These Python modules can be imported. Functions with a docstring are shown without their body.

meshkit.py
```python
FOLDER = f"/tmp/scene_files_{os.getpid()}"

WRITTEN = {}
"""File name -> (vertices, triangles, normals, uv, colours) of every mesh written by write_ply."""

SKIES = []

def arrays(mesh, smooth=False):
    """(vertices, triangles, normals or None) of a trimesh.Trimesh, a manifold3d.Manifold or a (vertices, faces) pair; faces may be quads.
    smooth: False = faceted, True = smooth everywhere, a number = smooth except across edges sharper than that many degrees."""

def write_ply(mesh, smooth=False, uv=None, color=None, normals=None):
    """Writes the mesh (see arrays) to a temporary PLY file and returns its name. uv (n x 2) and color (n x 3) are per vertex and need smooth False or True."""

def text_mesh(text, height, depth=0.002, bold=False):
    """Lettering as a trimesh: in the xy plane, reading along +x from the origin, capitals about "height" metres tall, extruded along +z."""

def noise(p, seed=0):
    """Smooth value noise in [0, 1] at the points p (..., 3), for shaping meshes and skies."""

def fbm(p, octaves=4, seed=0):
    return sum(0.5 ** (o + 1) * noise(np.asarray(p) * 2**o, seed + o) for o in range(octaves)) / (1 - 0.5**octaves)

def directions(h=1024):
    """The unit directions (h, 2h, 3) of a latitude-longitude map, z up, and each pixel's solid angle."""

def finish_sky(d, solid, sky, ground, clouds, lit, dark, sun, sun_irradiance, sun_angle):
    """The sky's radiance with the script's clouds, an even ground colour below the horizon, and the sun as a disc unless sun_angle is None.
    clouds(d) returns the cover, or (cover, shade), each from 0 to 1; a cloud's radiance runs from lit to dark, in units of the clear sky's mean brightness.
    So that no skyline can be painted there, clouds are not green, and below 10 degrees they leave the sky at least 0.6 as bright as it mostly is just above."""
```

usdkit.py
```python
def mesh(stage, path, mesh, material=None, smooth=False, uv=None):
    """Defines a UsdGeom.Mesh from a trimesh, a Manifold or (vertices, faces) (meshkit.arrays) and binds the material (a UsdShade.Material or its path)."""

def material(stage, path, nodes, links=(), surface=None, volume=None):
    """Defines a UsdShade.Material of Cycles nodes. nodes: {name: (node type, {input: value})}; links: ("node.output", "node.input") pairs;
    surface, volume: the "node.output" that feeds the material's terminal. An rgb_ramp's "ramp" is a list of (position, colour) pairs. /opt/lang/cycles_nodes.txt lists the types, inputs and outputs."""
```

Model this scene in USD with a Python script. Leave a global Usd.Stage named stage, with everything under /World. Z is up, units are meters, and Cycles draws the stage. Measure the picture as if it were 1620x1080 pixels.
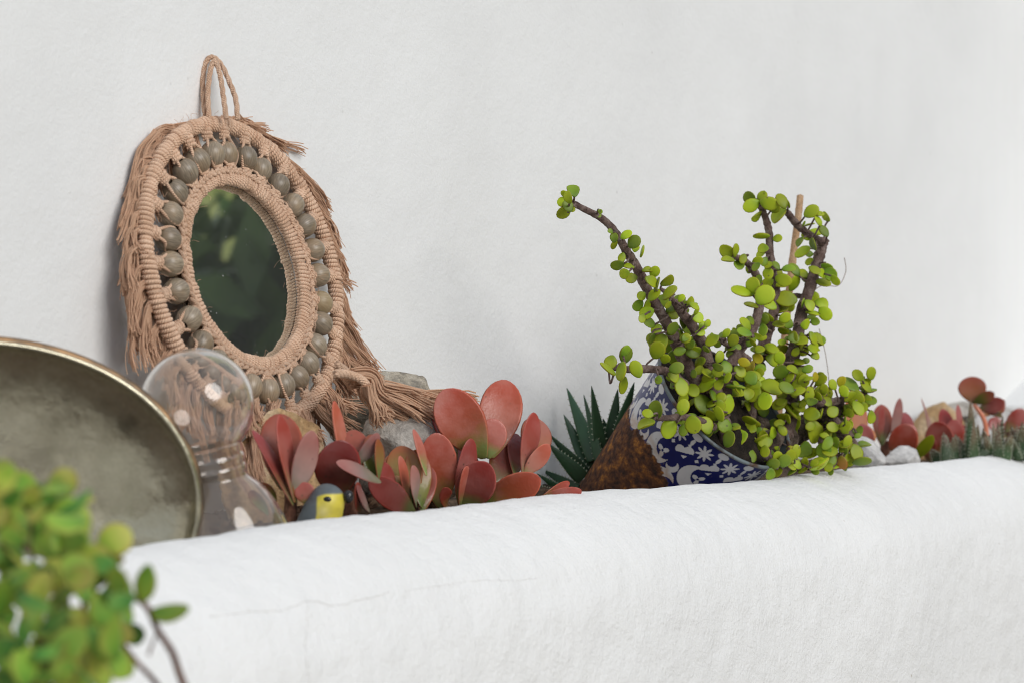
import math, random
import numpy as np, trimesh, usdkit
from meshkit import fbm, noise
from pxr import Usd, UsdGeom, UsdLux, UsdShade, Gf, Sdf, Vt

# ---------------------------------------------------------------- camera, sky, sun, exposure
stage = Usd.Stage.CreateInMemory()
UsdGeom.SetStageUpAxis(stage, 'Z'); UsdGeom.SetStageMetersPerUnit(stage, 1.0)
UsdGeom.Xform.Define(stage, '/World'); UsdGeom.Scope.Define(stage, '/World/Looks')
YAW, FPX, WALL, CREST, PAR = math.radians(60), 3600.0, 1.25, 0.75, 0.28   # heading from the wall's normal, focal length, distance to wall, parapet height, trough width
EYE = np.array([0, -WALL, CREST + 0.114])
PITCH = math.atan(46 / FPX)
FH = np.array([math.sin(YAW), math.cos(YAW), 0.0]); RT = np.array([math.cos(YAW), -math.sin(YAW), 0.0]); ZZ = np.array([0, 0, 1.0])
FW = FH * math.cos(PITCH) + ZZ * math.sin(PITCH); UP = ZZ * math.cos(PITCH) - FH * math.sin(PITCH)
cam = UsdGeom.Camera.Define(stage, '/World/camera')
cam.CreateHorizontalApertureAttr(36.0); cam.CreateVerticalApertureAttr(24.0)
cam.CreateFocalLengthAttr(36.0 * FPX / 1620)
cam.CreateFStopAttr(8.5); cam.CreateFocusDistanceAttr(2.2)
cam.CreateClippingRangeAttr(Gf.Vec2f(0.05, 500))
cam.CreateExposureAttr(0.14)
cam.AddTransformOp().Set(Gf.Matrix4d(*RT, 0, *UP, 0, *(-FW), 0, *EYE, 1))

SUN = np.array([-0.24, -0.86, 0.46]); SUN /= np.linalg.norm(SUN)
dome = UsdLux.DomeLight.Define(stage, '/World/sky')
sky_mat = usdkit.material(stage, '/World/Looks/sky_air', {
    's': ('sky_texture', {'sky_type': 'single_scattering', 'sun_disc': False, 'sun_elevation': math.asin(SUN[2]), 'sun_rotation': math.atan2(SUN[0], SUN[1])}),
    'tc': ('texture_coordinate', {}), 'n': ('noise_texture', {'scale': 2.2, 'detail': 5}),
    'r': ('map_range', {'from_min': 0.2, 'from_max': 0.7, 'to_min': 0.55, 'to_max': 0.95, 'clamp': True}),
    'm': ('mix_color', {'b': (4.75, 5.15, 5.8), 'use_clamp': False}),
    'b': ('background_shader', {'strength': 0.115})},
    [('tc.generated', 'n.vector'), ('n.fac', 'r.value'), ('r.result', 'm.fac'), ('s.color', 'm.a'), ('m.result', 'b.color')], surface='b.background')
UsdShade.MaterialBindingAPI.Apply(dome.GetPrim()).Bind(sky_mat)
sun = UsdLux.DistantLight.Define(stage, '/World/sun')
sun.CreateNormalizeAttr(True); sun.CreateIntensityAttr(0.42); sun.CreateAngleAttr(34.0); sun.CreateColorAttr(Gf.Vec3f(1.0, 0.975, 0.945))
_z = SUN; _x = np.cross(ZZ, _z); _x /= np.linalg.norm(_x); _y = np.cross(_z, _x)
sun.AddTransformOp().Set(Gf.Matrix4d(*_x, 0, *_y, 0, *_z, 0, 0, 0, 5, 1))

# ---------------------------------------------------------------- helpers
T = Sdf.ValueTypeNames
used = {}
def numbered(path):
    k = used.get(path, 0); used[path] = k + 1
    return path if k == 0 else f'{path}_{k:03d}'
def meta(prim, label=None, cat=None, group=None, kind=None):
    for k, v in (('label', label), ('category', cat), ('group', group), ('kind', kind)):
        if v: prim.SetCustomDataByKey(k, v)
    return prim
def thing(name, label, cat, loc=(0, 0, 0), group=None):
    x = UsdGeom.Xform.Define(stage, numbered('/World/' + name)); x.AddTranslateOp().Set(Gf.Vec3d(*map(float, loc)))
    p = meta(x.GetPrim(), label, cat, group); ORIGIN[str(p.GetPath())] = np.array(loc, float)
    return p
ORIGIN = {}
def vnormals(v, f):
    n = np.zeros_like(v); c = np.cross(v[f[:, 1]] - v[f[:, 0]], v[f[:, 2]] - v[f[:, 0]])
    for k in range(3): np.add.at(n, f[:, k], c)
    l = np.linalg.norm(n, axis=1, keepdims=True)
    return np.where(l > 1e-20, n / np.maximum(l, 1e-20), [0, 0, 1.0])
def tris(f):
    f = np.asarray(f, int)
    return f if f.shape[1] == 3 else np.vstack([f[:, [0, 1, 2]], f[:, [0, 2, 3]]])
def obj(name, mesh, mat, parent=None, smooth=True, uv=None, label=None, cat=None, group=None, kind=None, **prim):
    """one Mesh prim; points are given in world space and stored relative to the parent thing"""
    if hasattr(mesh, 'vertices'): v, f = np.array(mesh.vertices, float), np.array(mesh.faces)
    else: v, f = np.asarray(mesh[0], float), tris(mesh[1])
    root = str(parent.GetPath()) if parent else '/World'
    o = np.zeros(3)
    for k, w in ORIGIN.items():
        if root == k or root.startswith(k + '/'): o = w; break
    v = v - o
    path = numbered(root + '/' + name)
    if smooth is True:
        m = usdkit.mesh(stage, path, (v, f), M[mat], False, uv)
        m.CreateNormalsAttr(Vt.Vec3fArray.FromNumpy(vnormals(v, f).astype(np.float32))); m.SetNormalsInterpolation('vertex')
    else:
        m = usdkit.mesh(stage, path, (v, f), M[mat], smooth, uv)
    for k, a in prim.items():
        a = np.asarray(a, np.float32)
        t = T.Color3fArray if a.ndim == 2 else T.FloatArray
        UsdGeom.PrimvarsAPI(m).CreatePrimvar(k, t, 'vertex').Set((Vt.Vec3fArray if a.ndim == 2 else Vt.FloatArray).FromNumpy(a))
    return meta(m.GetPrim(), label, cat, group, kind)
def join(parts):
    vs, fs, us, n = [], [], [], 0
    for p in parts:
        vs.append(p[0]); fs.append(tris(p[1]) + n); n += len(p[0])
        if len(p) > 2: us.append(p[2])
    return (np.vstack(vs), np.vstack(fs)) + ((np.vstack(us),) if us else ())
def at(px, py, D):          # the point D metres ahead of the camera seen at a pixel of the 1620 x 1080 photograph
    return EYE + D * (FW + (px - 810) / FPX * RT - (py - 540) / FPX * UP)
def on_y(px, py, y):        # the point at distance -y from the wall
    r = at(px, py, 1) - EYE
    return EYE + (y - EYE[1]) / r[1] * r
def depth(p): return float((np.asarray(p) - EYE) @ FW)
def unit(a): a = np.asarray(a, float); return a / max(np.linalg.norm(a), 1e-12)
def spline(pts, n):
    """Catmull-Rom through rows of any width"""
    p = np.asarray(pts, float)
    if len(p) == 2: return p[0] + np.linspace(0, 1, n)[:, None] * (p[1] - p[0])
    p = np.vstack([2 * p[0] - p[1], p, 2 * p[-1] - p[-2]])
    k = len(p) - 3; t = np.linspace(0, k, n); i = np.minimum(t.astype(int), k - 1); t = (t - i)[:, None]
    a, b, c, d = p[i], p[i + 1], p[i + 2], p[i + 3]
    return 0.5 * (2 * b + (c - a) * t + (2 * a - 5 * b + 4 * c - d) * t * t + (3 * b - a - 3 * c + d) * t ** 3)
def frames(p, closed=False):
    t = (np.roll(p, -1, 0) - np.roll(p, 1, 0)) if closed else np.gradient(p, axis=0)
    t /= np.maximum(np.linalg.norm(t, axis=1, keepdims=True), 1e-12)
    a = np.array([0, 0, 1.0]) if abs(t[0][2]) < 0.9 else np.array([1.0, 0, 0])
    n = np.zeros_like(p); n[0] = unit(np.cross(t[0], a))
    for i in range(1, len(p)):
        v = n[i - 1] - t[i] * (n[i - 1] @ t[i]); n[i] = v / max(np.linalg.norm(v), 1e-12)
    return t, n, np.cross(t, n)
def tube(p, r, k=8, cap=True, closed=False, fr=None):
    p = np.asarray(p, float); m = len(p); r = np.broadcast_to(np.asarray(r, float), (m,))
    t, n, b = fr if fr is not None else frames(p, closed)
    a = np.linspace(0, 2 * np.pi, k, endpoint=False)
    v = p[:, None] + r[:, None, None] * (np.cos(a)[None, :, None] * n[:, None] + np.sin(a)[None, :, None] * b[:, None])
    i = np.arange(m if closed else m - 1)[:, None] * k; j = np.arange(k)[None]; j2 = (j + 1) % k; i2 = (i + k) % (m * k)
    f = np.stack([i + j, i + j2, i2 + j2, i2 + j], -1).reshape(-1, 4)
    s = np.concatenate([[0], np.cumsum(np.linalg.norm(np.diff(p, axis=0), axis=1))])
    uv = np.stack([np.repeat(s, k), np.tile(np.arange(k) / k, m)], 1)
    v = v.reshape(-1, 3); f = tris(f)
    if cap and not closed:
        v = np.vstack([v, p[0] - t[0] * r[0] * 0.5, p[-1] + t[-1] * r[-1] * 0.5]); uv = np.vstack([uv, uv[0], uv[-1]])
        q = np.arange(k); q2 = (q + 1) % k; e = (m - 1) * k
        f = np.vstack([f, np.stack([np.full(k, m * k), q2, q], 1), np.stack([np.full(k, m * k + 1), e + q, e + q2], 1)])
    return v, f, uv
def grid(v2):               # faces of an (a, b, 3) sheet of points
    a, b = v2.shape[:2]; i = np.arange(a - 1)[:, None] * b + np.arange(b - 1)[None]
    return v2.reshape(-1, 3), np.stack([i, i + b, i + b + 1, i + 1], -1).reshape(-1, 4)
def lathe(prof, k=40):
    prof = np.asarray(prof, float); a = np.linspace(0, 2 * np.pi, k, endpoint=False)
    v = np.stack([prof[:, None, 0] * np.cos(a), prof[:, None, 0] * np.sin(a), np.repeat(prof[:, 1:2], k, 1)], -1)
    m = len(prof); i = np.arange(m - 1)[:, None] * k; j = np.arange(k)[None]; j2 = (j + 1) % k
    return v.reshape(-1, 3), np.stack([i + j, i + j2, i + k + j2, i + k + j], -1).reshape(-1, 4)
def place(v, o, x, y, z): return np.asarray(o) + v[:, :1] * x + v[:, 1:2] * y + v[:, 2:3] * z
def axes(x, nrm):           # right-handed frame: x along, z nearest nrm
    x = unit(x); y = unit(np.cross(nrm, x)); return x, y, np.cross(x, y)
def turn(v, axis, ang):
    axis = unit(axis); v = np.asarray(v, float)
    return v * math.cos(ang) + np.cross(axis, v) * math.sin(ang) + axis * (axis @ v) * (1 - math.cos(ang))
def leaf(L, W, Th, shape='round', cup=0.0, bend=0.0, nu=9, nv=10, tip=0.0, wave=0.0):
    u = 0.5 - 0.5 * np.cos(np.linspace(0, np.pi, nu))
    if shape == 'round': w = np.where(u < 0.52, 0.12 + 0.88 * np.sin(np.pi / 2 * np.minimum(u / 0.52, 1)) ** 0.72, np.maximum(1 - (np.maximum(u - 0.52, 0) / 0.48) ** 2.0, 0) ** 0.5)
    elif shape == 'paddle': w = np.where(u < 0.58, 0.10 + 0.90 * np.sin(np.pi / 2 * np.minimum(u / 0.58, 1)) ** 0.95, np.maximum(1 - (np.maximum(u - 0.58, 0) / 0.42) ** 2.1, 0) ** 0.55)
    elif shape == 'lance': w = np.where(u < 0.45, 0.35 + 0.65 * np.sin(np.pi / 2 * np.minimum(u / 0.45, 1)), np.maximum(1 - ((u - 0.45) / 0.55) ** 1.6, 0))
    else: w = np.maximum(1 - u, 0) ** 0.75 * (1 - 0.25 * np.exp(-u * 9))
    w[0] *= 0.35 if shape != 'spike' else 1; w[-1] = 0.0
    th = np.sqrt(np.maximum(w, 0.0)) * (1 - 0.45 * u)
    a = np.linspace(0, 2 * np.pi, nv, endpoint=False); c, s = np.cos(a), np.sin(a)
    y = w[:, None] * c * W / 2
    z = th[:, None] * s * np.abs(s) ** 0.0 * Th / 2 + cup * W * (w[:, None] * c) ** 2 * 0.5 + bend * L * (u[:, None] ** 2)
    z = z + wave * L * np.sin(5 * u[:, None] + 1) * c * 0.05
    x = np.repeat(u[:, None] * L, nv, 1)
    v = np.stack([x, y, z], -1).reshape(-1, 3)
    m = nu; i = np.arange(m - 1)[:, None] * nv; j = np.arange(nv)[None]; j2 = (j + 1) % nv
    f = tris(np.stack([i + j, i + j2, i + nv + j2, i + nv + j], -1).reshape(-1, 4))
    q = np.arange(1, nv - 1); f = np.vstack([f, np.stack([np.zeros_like(q), q + 1, q], 1)])
    uv = np.stack([np.repeat(u, nv), np.tile((c + 1) / 2, m)], 1)
    return v, f, uv
def rock(center, size, seed, flat=0.35, det=4, rot=0.0, rough=0.05):
    """an angular stone: an icosphere cut by random planes, then roughened"""
    g = np.random.default_rng(seed); m = trimesh.creation.icosphere(det); v = m.vertices.copy()
    for _ in range(11):
        n = unit(g.normal(size=3)); h = g.uniform(0.45, 0.8); d = v @ n
        v -= np.maximum(d - h, 0)[:, None] * n * (1 - 0.06)
    v *= (1 + rough * (fbm(v * 5 + seed, 4, seed) - 0.5) * 2 + rough * 0.5 * (noise(v * 22 + seed, seed) - 0.5))[:, None]
    v *= np.asarray(size); c, s = math.cos(rot), math.sin(rot); v = v @ np.array([[c, s, 0], [-s, c, 0], [0, 0, 1]])
    return v + center, m.faces

# ---------------------------------------------------------------- materials
M = {}
def mat(name, nodes, links, surface='p.BSDF'): M[name] = usdkit.material(stage, '/World/Looks/' + name, nodes, links, surface=surface)
def plaster(name, base, spot, grit, dirt, st=0.45, zs=0.5):
    mat(name, {'g': ('geometry', {}), 'n1': ('noise_texture', {'scale': 3.0, 'detail': 5, 'roughness': 0.55}), 'n2': ('noise_texture', {'scale': 260, 'detail': 4, 'roughness': 0.6}),
        'n3': ('noise_texture', {'scale': 55, 'detail': 3}), 'v': ('voronoi_texture', {'scale': 26, 'randomness': 1}), 'vm': ('map_range', {'from_min': 0.025, 'from_max': 0.06, 'to_min': 1, 'to_max': 0, 'clamp': True}),
        'mp': ('mapping', {'scale': (9 if zs < 1 else 4, 9, zs)}), 'n4': ('noise_texture', {'scale': 1.0, 'detail': 3}), 'r4': ('map_range', {'from_min': 0.45, 'from_max': 0.75, 'to_min': 0, 'to_max': 0.3, 'clamp': True}),
        'c': ('rgb_ramp', {'ramp': [(0.3, [b * 0.945 for b in base]), (0.55, base), (0.8, [min(b * 1.02, 0.86) for b in base])]}),
        'm1': ('mix_color', {'b': [b * k for b, k in zip(base, (0.93, 0.925, 0.92))]}), 'm2': ('mix_color', {'b': dirt}), 'sp': ('math', {'math_type': 'multiply', 'value2': spot}),
        'wn': ('noise_texture', {'scale': 11, 'detail': 2}), 'wr': ('map_range', {'from_min': 0.52, 'from_max': 0.7, 'to_min': 0, 'to_max': 1, 'clamp': True}), 'sp2': ('math', {'math_type': 'multiply'}),
        'h': ('math', {'math_type': 'multiply_add', 'value2': 0.6}), 'b': ('bump', {'strength': st, 'distance': grit}),
        'p': ('principled_bsdf', {'roughness': 0.85, 'specular_ior_level': 0.25})},
        [('g.position', 'n1.vector'), ('g.position', 'n2.vector'), ('g.position', 'n3.vector'), ('g.position', 'v.vector'), ('g.position', 'mp.vector'), ('mp.vector', 'n4.vector'), ('n4.fac', 'r4.value'),
         ('n1.fac', 'c.fac'), ('c.color', 'm1.a'), ('r4.result', 'm1.fac'), ('m1.result', 'm2.a'), ('v.distance', 'vm.value'), ('g.position', 'wn.vector'), ('wn.fac', 'wr.value'),
         ('vm.result', 'sp2.value1'), ('wr.result', 'sp2.value2'), ('sp2.value', 'sp.value1'), ('sp.value', 'm2.fac'),
         ('m2.result', 'p.base_color'), ('n2.fac', 'h.value1'), ('n3.fac', 'h.value3'), ('h.value', 'b.height'), ('b.normal', 'p.normal')])
plaster('wall_plaster', (0.80, 0.80, 0.79), 0.6, 0.0019, (0.35, 0.33, 0.30))
plaster('parapet_plaster', (0.82, 0.815, 0.80), 0.9, 0.0030, (0.42, 0.36, 0.28), 0.85, 11)
def speckled(name, a, b, c, scale, bump, rough=0.9, dist=0.004):
    mat(name, {'g': ('geometry', {}), 'n': ('noise_texture', {'scale': scale, 'detail': 6, 'roughness': 0.62}), 'n2': ('noise_texture', {'scale': scale * 7, 'detail': 4, 'roughness': 0.7}),
        'r': ('rgb_ramp', {'ramp': [(0.32, a), (0.5, b), (0.68, c)]}), 'r2': ('map_range', {'from_min': 0.35, 'from_max': 0.65, 'to_min': 0.72, 'to_max': 1.15, 'clamp': True}), 'm': ('mix_color', {'blend_type': 'multiply', 'fac': 1.0}),
        'bp': ('bump', {'strength': bump, 'distance': dist}), 'p': ('principled_bsdf', {'roughness': rough, 'specular_ior_level': 0.3})},
        [('g.position', 'n.vector'), ('g.position', 'n2.vector'), ('n.fac', 'r.fac'), ('n2.fac', 'r2.value'), ('r.color', 'm.a'), ('r2.result', 'm.b'), ('m.result', 'p.base_color'), ('n2.fac', 'bp.height'), ('bp.normal', 'p.normal')])
speckled('soil_earth', (0.03, 0.02, 0.013), (0.10, 0.062, 0.036), (0.2, 0.13, 0.08), 60, 1.0)
speckled('dark_soil', (0.012, 0.009, 0.007), (0.028, 0.02, 0.014), (0.06, 0.042, 0.03), 90, 1.0)
speckled('bark_chip', (0.05, 0.028, 0.017), (0.12, 0.065, 0.038), (0.24, 0.15, 0.09), 70, 0.8)
speckled('grey_stone', (0.27, 0.245, 0.215), (0.43, 0.39, 0.345), (0.55, 0.515, 0.46), 26, 0.9)
speckled('ochre_stone', (0.33, 0.19, 0.085), (0.50, 0.33, 0.17), (0.60, 0.47, 0.32), 26, 0.8)
speckled('speckled_stone', (0.22, 0.20, 0.17), (0.48, 0.42, 0.33), (0.62, 0.57, 0.48), 60, 0.8)
speckled('pale_stone', (0.34, 0.33, 0.32), (0.50, 0.485, 0.47), (0.62, 0.60, 0.58), 16, 0.7)
speckled('paving', (0.25, 0.24, 0.22), (0.33, 0.31, 0.29), (0.4, 0.38, 0.35), 5, 0.4)
speckled('hill_grass', (0.24, 0.27, 0.06), (0.38, 0.39, 0.11), (0.50, 0.48, 0.19), 0.7, 0.5, dist=0.1)
speckled('bark_grey', (0.10, 0.060, 0.050), (0.22, 0.145, 0.122), (0.35, 0.27, 0.235), 110, 1.0, 0.8, 0.003)
speckled('bark_gnarled', (0.05, 0.035, 0.025), (0.16, 0.115, 0.085), (0.33, 0.27, 0.21), 80, 1.0, 0.9, 0.006)
speckled('vine_stem', (0.08, 0.035, 0.022), (0.18, 0.075, 0.045), (0.26, 0.13, 0.08), 80, 0.7, 0.7)
speckled('crack_line', (0.66, 0.64, 0.60), (0.72, 0.70, 0.67), (0.77, 0.76, 0.74), 60, 0.2)
speckled('bamboo', (0.36, 0.20, 0.10), (0.46, 0.28, 0.15), (0.54, 0.36, 0.22), 60, 0.3, 0.6)
speckled('dry_straw', (0.35, 0.30, 0.27), (0.42, 0.36, 0.33), (0.5, 0.44, 0.4), 60, 0.2)
speckled('tree_bark', (0.05, 0.035, 0.025), (0.10, 0.075, 0.055), (0.16, 0.13, 0.1), 12, 0.8)
def corded(name, a, b, twist, tr=0.0):
    mat(name, {'u': ('texture_coordinate', {}), 'g': ('geometry', {}), 's': ('separate_xyz', {}), 'm': ('math', {'math_type': 'multiply_add', 'value2': twist}), 'cx': ('combine_xyz', {}),
        'w': ('wave_texture', {'scale': 0.6366, 'detail': 0}), 'n': ('noise_texture', {'scale': 70, 'detail': 4}), 'n2': ('noise_texture', {'scale': 1500, 'detail': 2}), 'r': ('rgb_ramp', {'ramp': [(0.3, a), (0.7, b)]}),
        'oi': ('object_info', {}), 'hv': ('hsv', {}), 'mr': ('map_range', {'to_min': 0.9, 'to_max': 1.1}),
        'ad': ('math', {'math_type': 'multiply_add', 'value2': 0.35}), 'bp': ('bump', {'strength': 0.8, 'distance': 0.0008}), 'p': ('principled_bsdf', {'roughness': 0.95, 'specular_ior_level': 0.15, 'sheen_weight': 0.25, 'sheen_tint': (1, 0.85, 0.7)}), 't': ('translucent_bsdf', {}), 'mx': ('mix_closure', {'fac': tr})},
        [('u.UV', 's.vector'), ('s.x', 'm.value1'), ('s.y', 'm.value3'), ('m.value', 'cx.x'), ('cx.vector', 'w.vector'), ('g.position', 'n.vector'), ('g.position', 'n2.vector'), ('n.fac', 'r.fac'), ('oi.random', 'mr.value'), ('mr.result', 'hv.value'), ('r.color', 'hv.color'), ('hv.color', 'p.base_color'),
         ('n2.fac', 'ad.value1'), ('w.fac', 'ad.value3'), ('ad.value', 'bp.height'), ('bp.normal', 'p.normal'), ('hv.color', 't.color'), ('p.BSDF', 'mx.closure1'), ('t.BSDF', 'mx.closure2')], 'mx.closure')
corded('cotton_cord', (0.61, 0.385, 0.255), (0.76, 0.525, 0.375), 260)
mat('cotton_strand', {'g': ('geometry', {}), 'r': ('rgb_ramp', {'ramp': [(0.0, (0.74, 0.49, 0.33)), (0.5, (0.91, 0.67, 0.49)), (1.0, (0.95, 0.77, 0.62))]}),
    'p': ('principled_bsdf', {'roughness': 0.9, 'specular_ior_level': 0.1, 'sheen_weight': 0.2, 'sheen_tint': (1, 0.85, 0.7)}), 't': ('translucent_bsdf', {}), 'mx': ('mix_closure', {'fac': 0.35})},
    [('g.random_per_island', 'r.fac'), ('r.color', 'p.base_color'), ('r.color', 't.color'), ('p.BSDF', 'mx.closure1'), ('t.BSDF', 'mx.closure2')], 'mx.closure')
mat('grey_wood', {'u': ('texture_coordinate', {}), 'mp': ('mapping', {'scale': (3, 26, 1)}), 'oi': ('object_info', {}), 'ov': ('math', {'math_type': 'multiply', 'value2': 37}), 'n': ('noise_texture', {'dimensions': '4D', 'scale': 1.6, 'detail': 4, 'distortion': 0.4}),
    'g': ('geometry', {}), 'n2': ('noise_texture', {'scale': 60, 'detail': 2}), 'r': ('rgb_ramp', {'ramp': [(0.3, (0.15, 0.120, 0.086)), (0.5, (0.255, 0.208, 0.154)), (0.72, (0.40, 0.33, 0.248))]}),
    'r2': ('map_range', {'from_min': 0.5, 'from_max': 0.75, 'to_min': 0, 'to_max': 0.55, 'clamp': True}), 'hv': ('hsv', {'saturation': 1.1}), 'hr': ('map_range', {'to_min': 0.72, 'to_max': 1.15}), 'm': ('mix_color', {'b': (0.34, 0.235, 0.14)}), 'p': ('principled_bsdf', {'roughness': 0.36, 'specular_ior_level': 0.5})},
    [('u.UV', 'mp.vector'), ('mp.vector', 'n.vector'), ('oi.random', 'ov.value1'), ('ov.value', 'n.w'), ('n.fac', 'r.fac'), ('g.position', 'n2.vector'), ('n2.fac', 'r2.value'), ('r2.result', 'm.fac'), ('r.color', 'm.a'), ('m.result', 'hv.color'), ('oi.random', 'hr.value'), ('hr.result', 'hv.value'), ('hv.color', 'p.base_color')])
mat('pale_wood', {'u': ('texture_coordinate', {}), 'mp': ('mapping', {'scale': (3, 26, 1)}), 'n': ('noise_texture', {'scale': 1.6, 'detail': 4}), 'r': ('rgb_ramp', {'ramp': [(0.3, (0.24, 0.17, 0.09)), (0.7, (0.40, 0.31, 0.19))]}), 'p': ('principled_bsdf', {'roughness': 0.45})},
    [('u.UV', 'mp.vector'), ('mp.vector', 'n.vector'), ('n.fac', 'r.fac'), ('r.color', 'p.base_color')])
mat('mirror_silver', {'g': ('geometry', {}), 'v': ('voronoi_texture', {'scale': 160}), 'vm': ('map_range', {'from_min': 0.06, 'from_max': 0.16, 'to_min': 0.75, 'to_max': 0, 'clamp': True}), 'n': ('noise_texture', {'scale': 40, 'detail': 3}), 'nr': ('map_range', {'from_min': 0.56, 'from_max': 0.66, 'to_min': 0, 'to_max': 1, 'clamp': True}), 'mu': ('math', {'math_type': 'multiply'}), 'ad': ('math', {'math_type': 'add', 'value2': 0.035}),
    'p': ('principled_bsdf', {'metallic': 1.0, 'roughness': 0.02, 'base_color': (0.80, 0.83, 0.80)}), 'd': ('diffuse_bsdf', {'color': (0.5, 0.5, 0.47)}), 'mx': ('mix_closure', {})},
    [('g.position', 'v.vector'), ('g.position', 'n.vector'), ('v.distance', 'vm.value'), ('n.fac', 'nr.value'), ('vm.result', 'mu.value1'), ('nr.result', 'mu.value2'), ('mu.value', 'ad.value1'), ('ad.value', 'mx.fac'), ('p.BSDF', 'mx.closure1'), ('d.BSDF', 'mx.closure2')], 'mx.closure')
mat('clear_glass', {'g': ('geometry', {}), 'n': ('noise_texture', {'scale': 9, 'detail': 4}), 'r': ('map_range', {'from_min': 0.35, 'from_max': 0.75, 'to_min': 0.03, 'to_max': 0.17, 'clamp': True}),
    'p': ('principled_bsdf', {'roughness': 0.0, 'ior': 1.48, 'transmission_weight': 1.0, 'base_color': (0.97, 0.95, 0.93)}), 'd': ('diffuse_bsdf', {'color': (0.55, 0.45, 0.36)}), 'mx': ('mix_closure', {})},
    [('g.position', 'n.vector'), ('n.fac', 'r.value'), ('r.result', 'mx.fac'), ('p.BSDF', 'mx.closure1'), ('d.BSDF', 'mx.closure2')], 'mx.closure')
mat('tarnished_brass', {'g': ('geometry', {}), 'n': ('noise_texture', {'scale': 16, 'detail': 5, 'roughness': 0.6}), 'n2': ('noise_texture', {'scale': 45, 'detail': 4}), 'r': ('rgb_ramp', {'ramp': [(0.26, (0.14, 0.125, 0.09)), (0.40, (0.40, 0.365, 0.265)), (0.7, (0.54, 0.50, 0.375))]}),
    'rr': ('map_range', {'from_min': 0.3, 'from_max': 0.7, 'to_min': 0.13, 'to_max': 0.34}), 'bp': ('bump', {'strength': 0.35, 'distance': 0.006}), 'p': ('principled_bsdf', {'metallic': 0.85})},
    [('g.position', 'n.vector'), ('g.position', 'n2.vector'), ('n.fac', 'r.fac'), ('r.color', 'p.base_color'), ('n2.fac', 'rr.value'), ('rr.result', 'p.roughness'), ('n.fac', 'bp.height'), ('bp.normal', 'p.normal')])
mat('copper_brown', {'g': ('geometry', {}), 'n': ('noise_texture', {'scale': 40, 'detail': 4}), 'r': ('rgb_ramp', {'ramp': [(0.35, (0.10, 0.075, 0.05)), (0.65, (0.36, 0.21, 0.10))]}), 'p': ('principled_bsdf', {'metallic': 0.6, 'roughness': 0.45})}, [('g.position', 'n.vector'), ('n.fac', 'r.fac'), ('r.color', 'p.base_color')])
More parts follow.
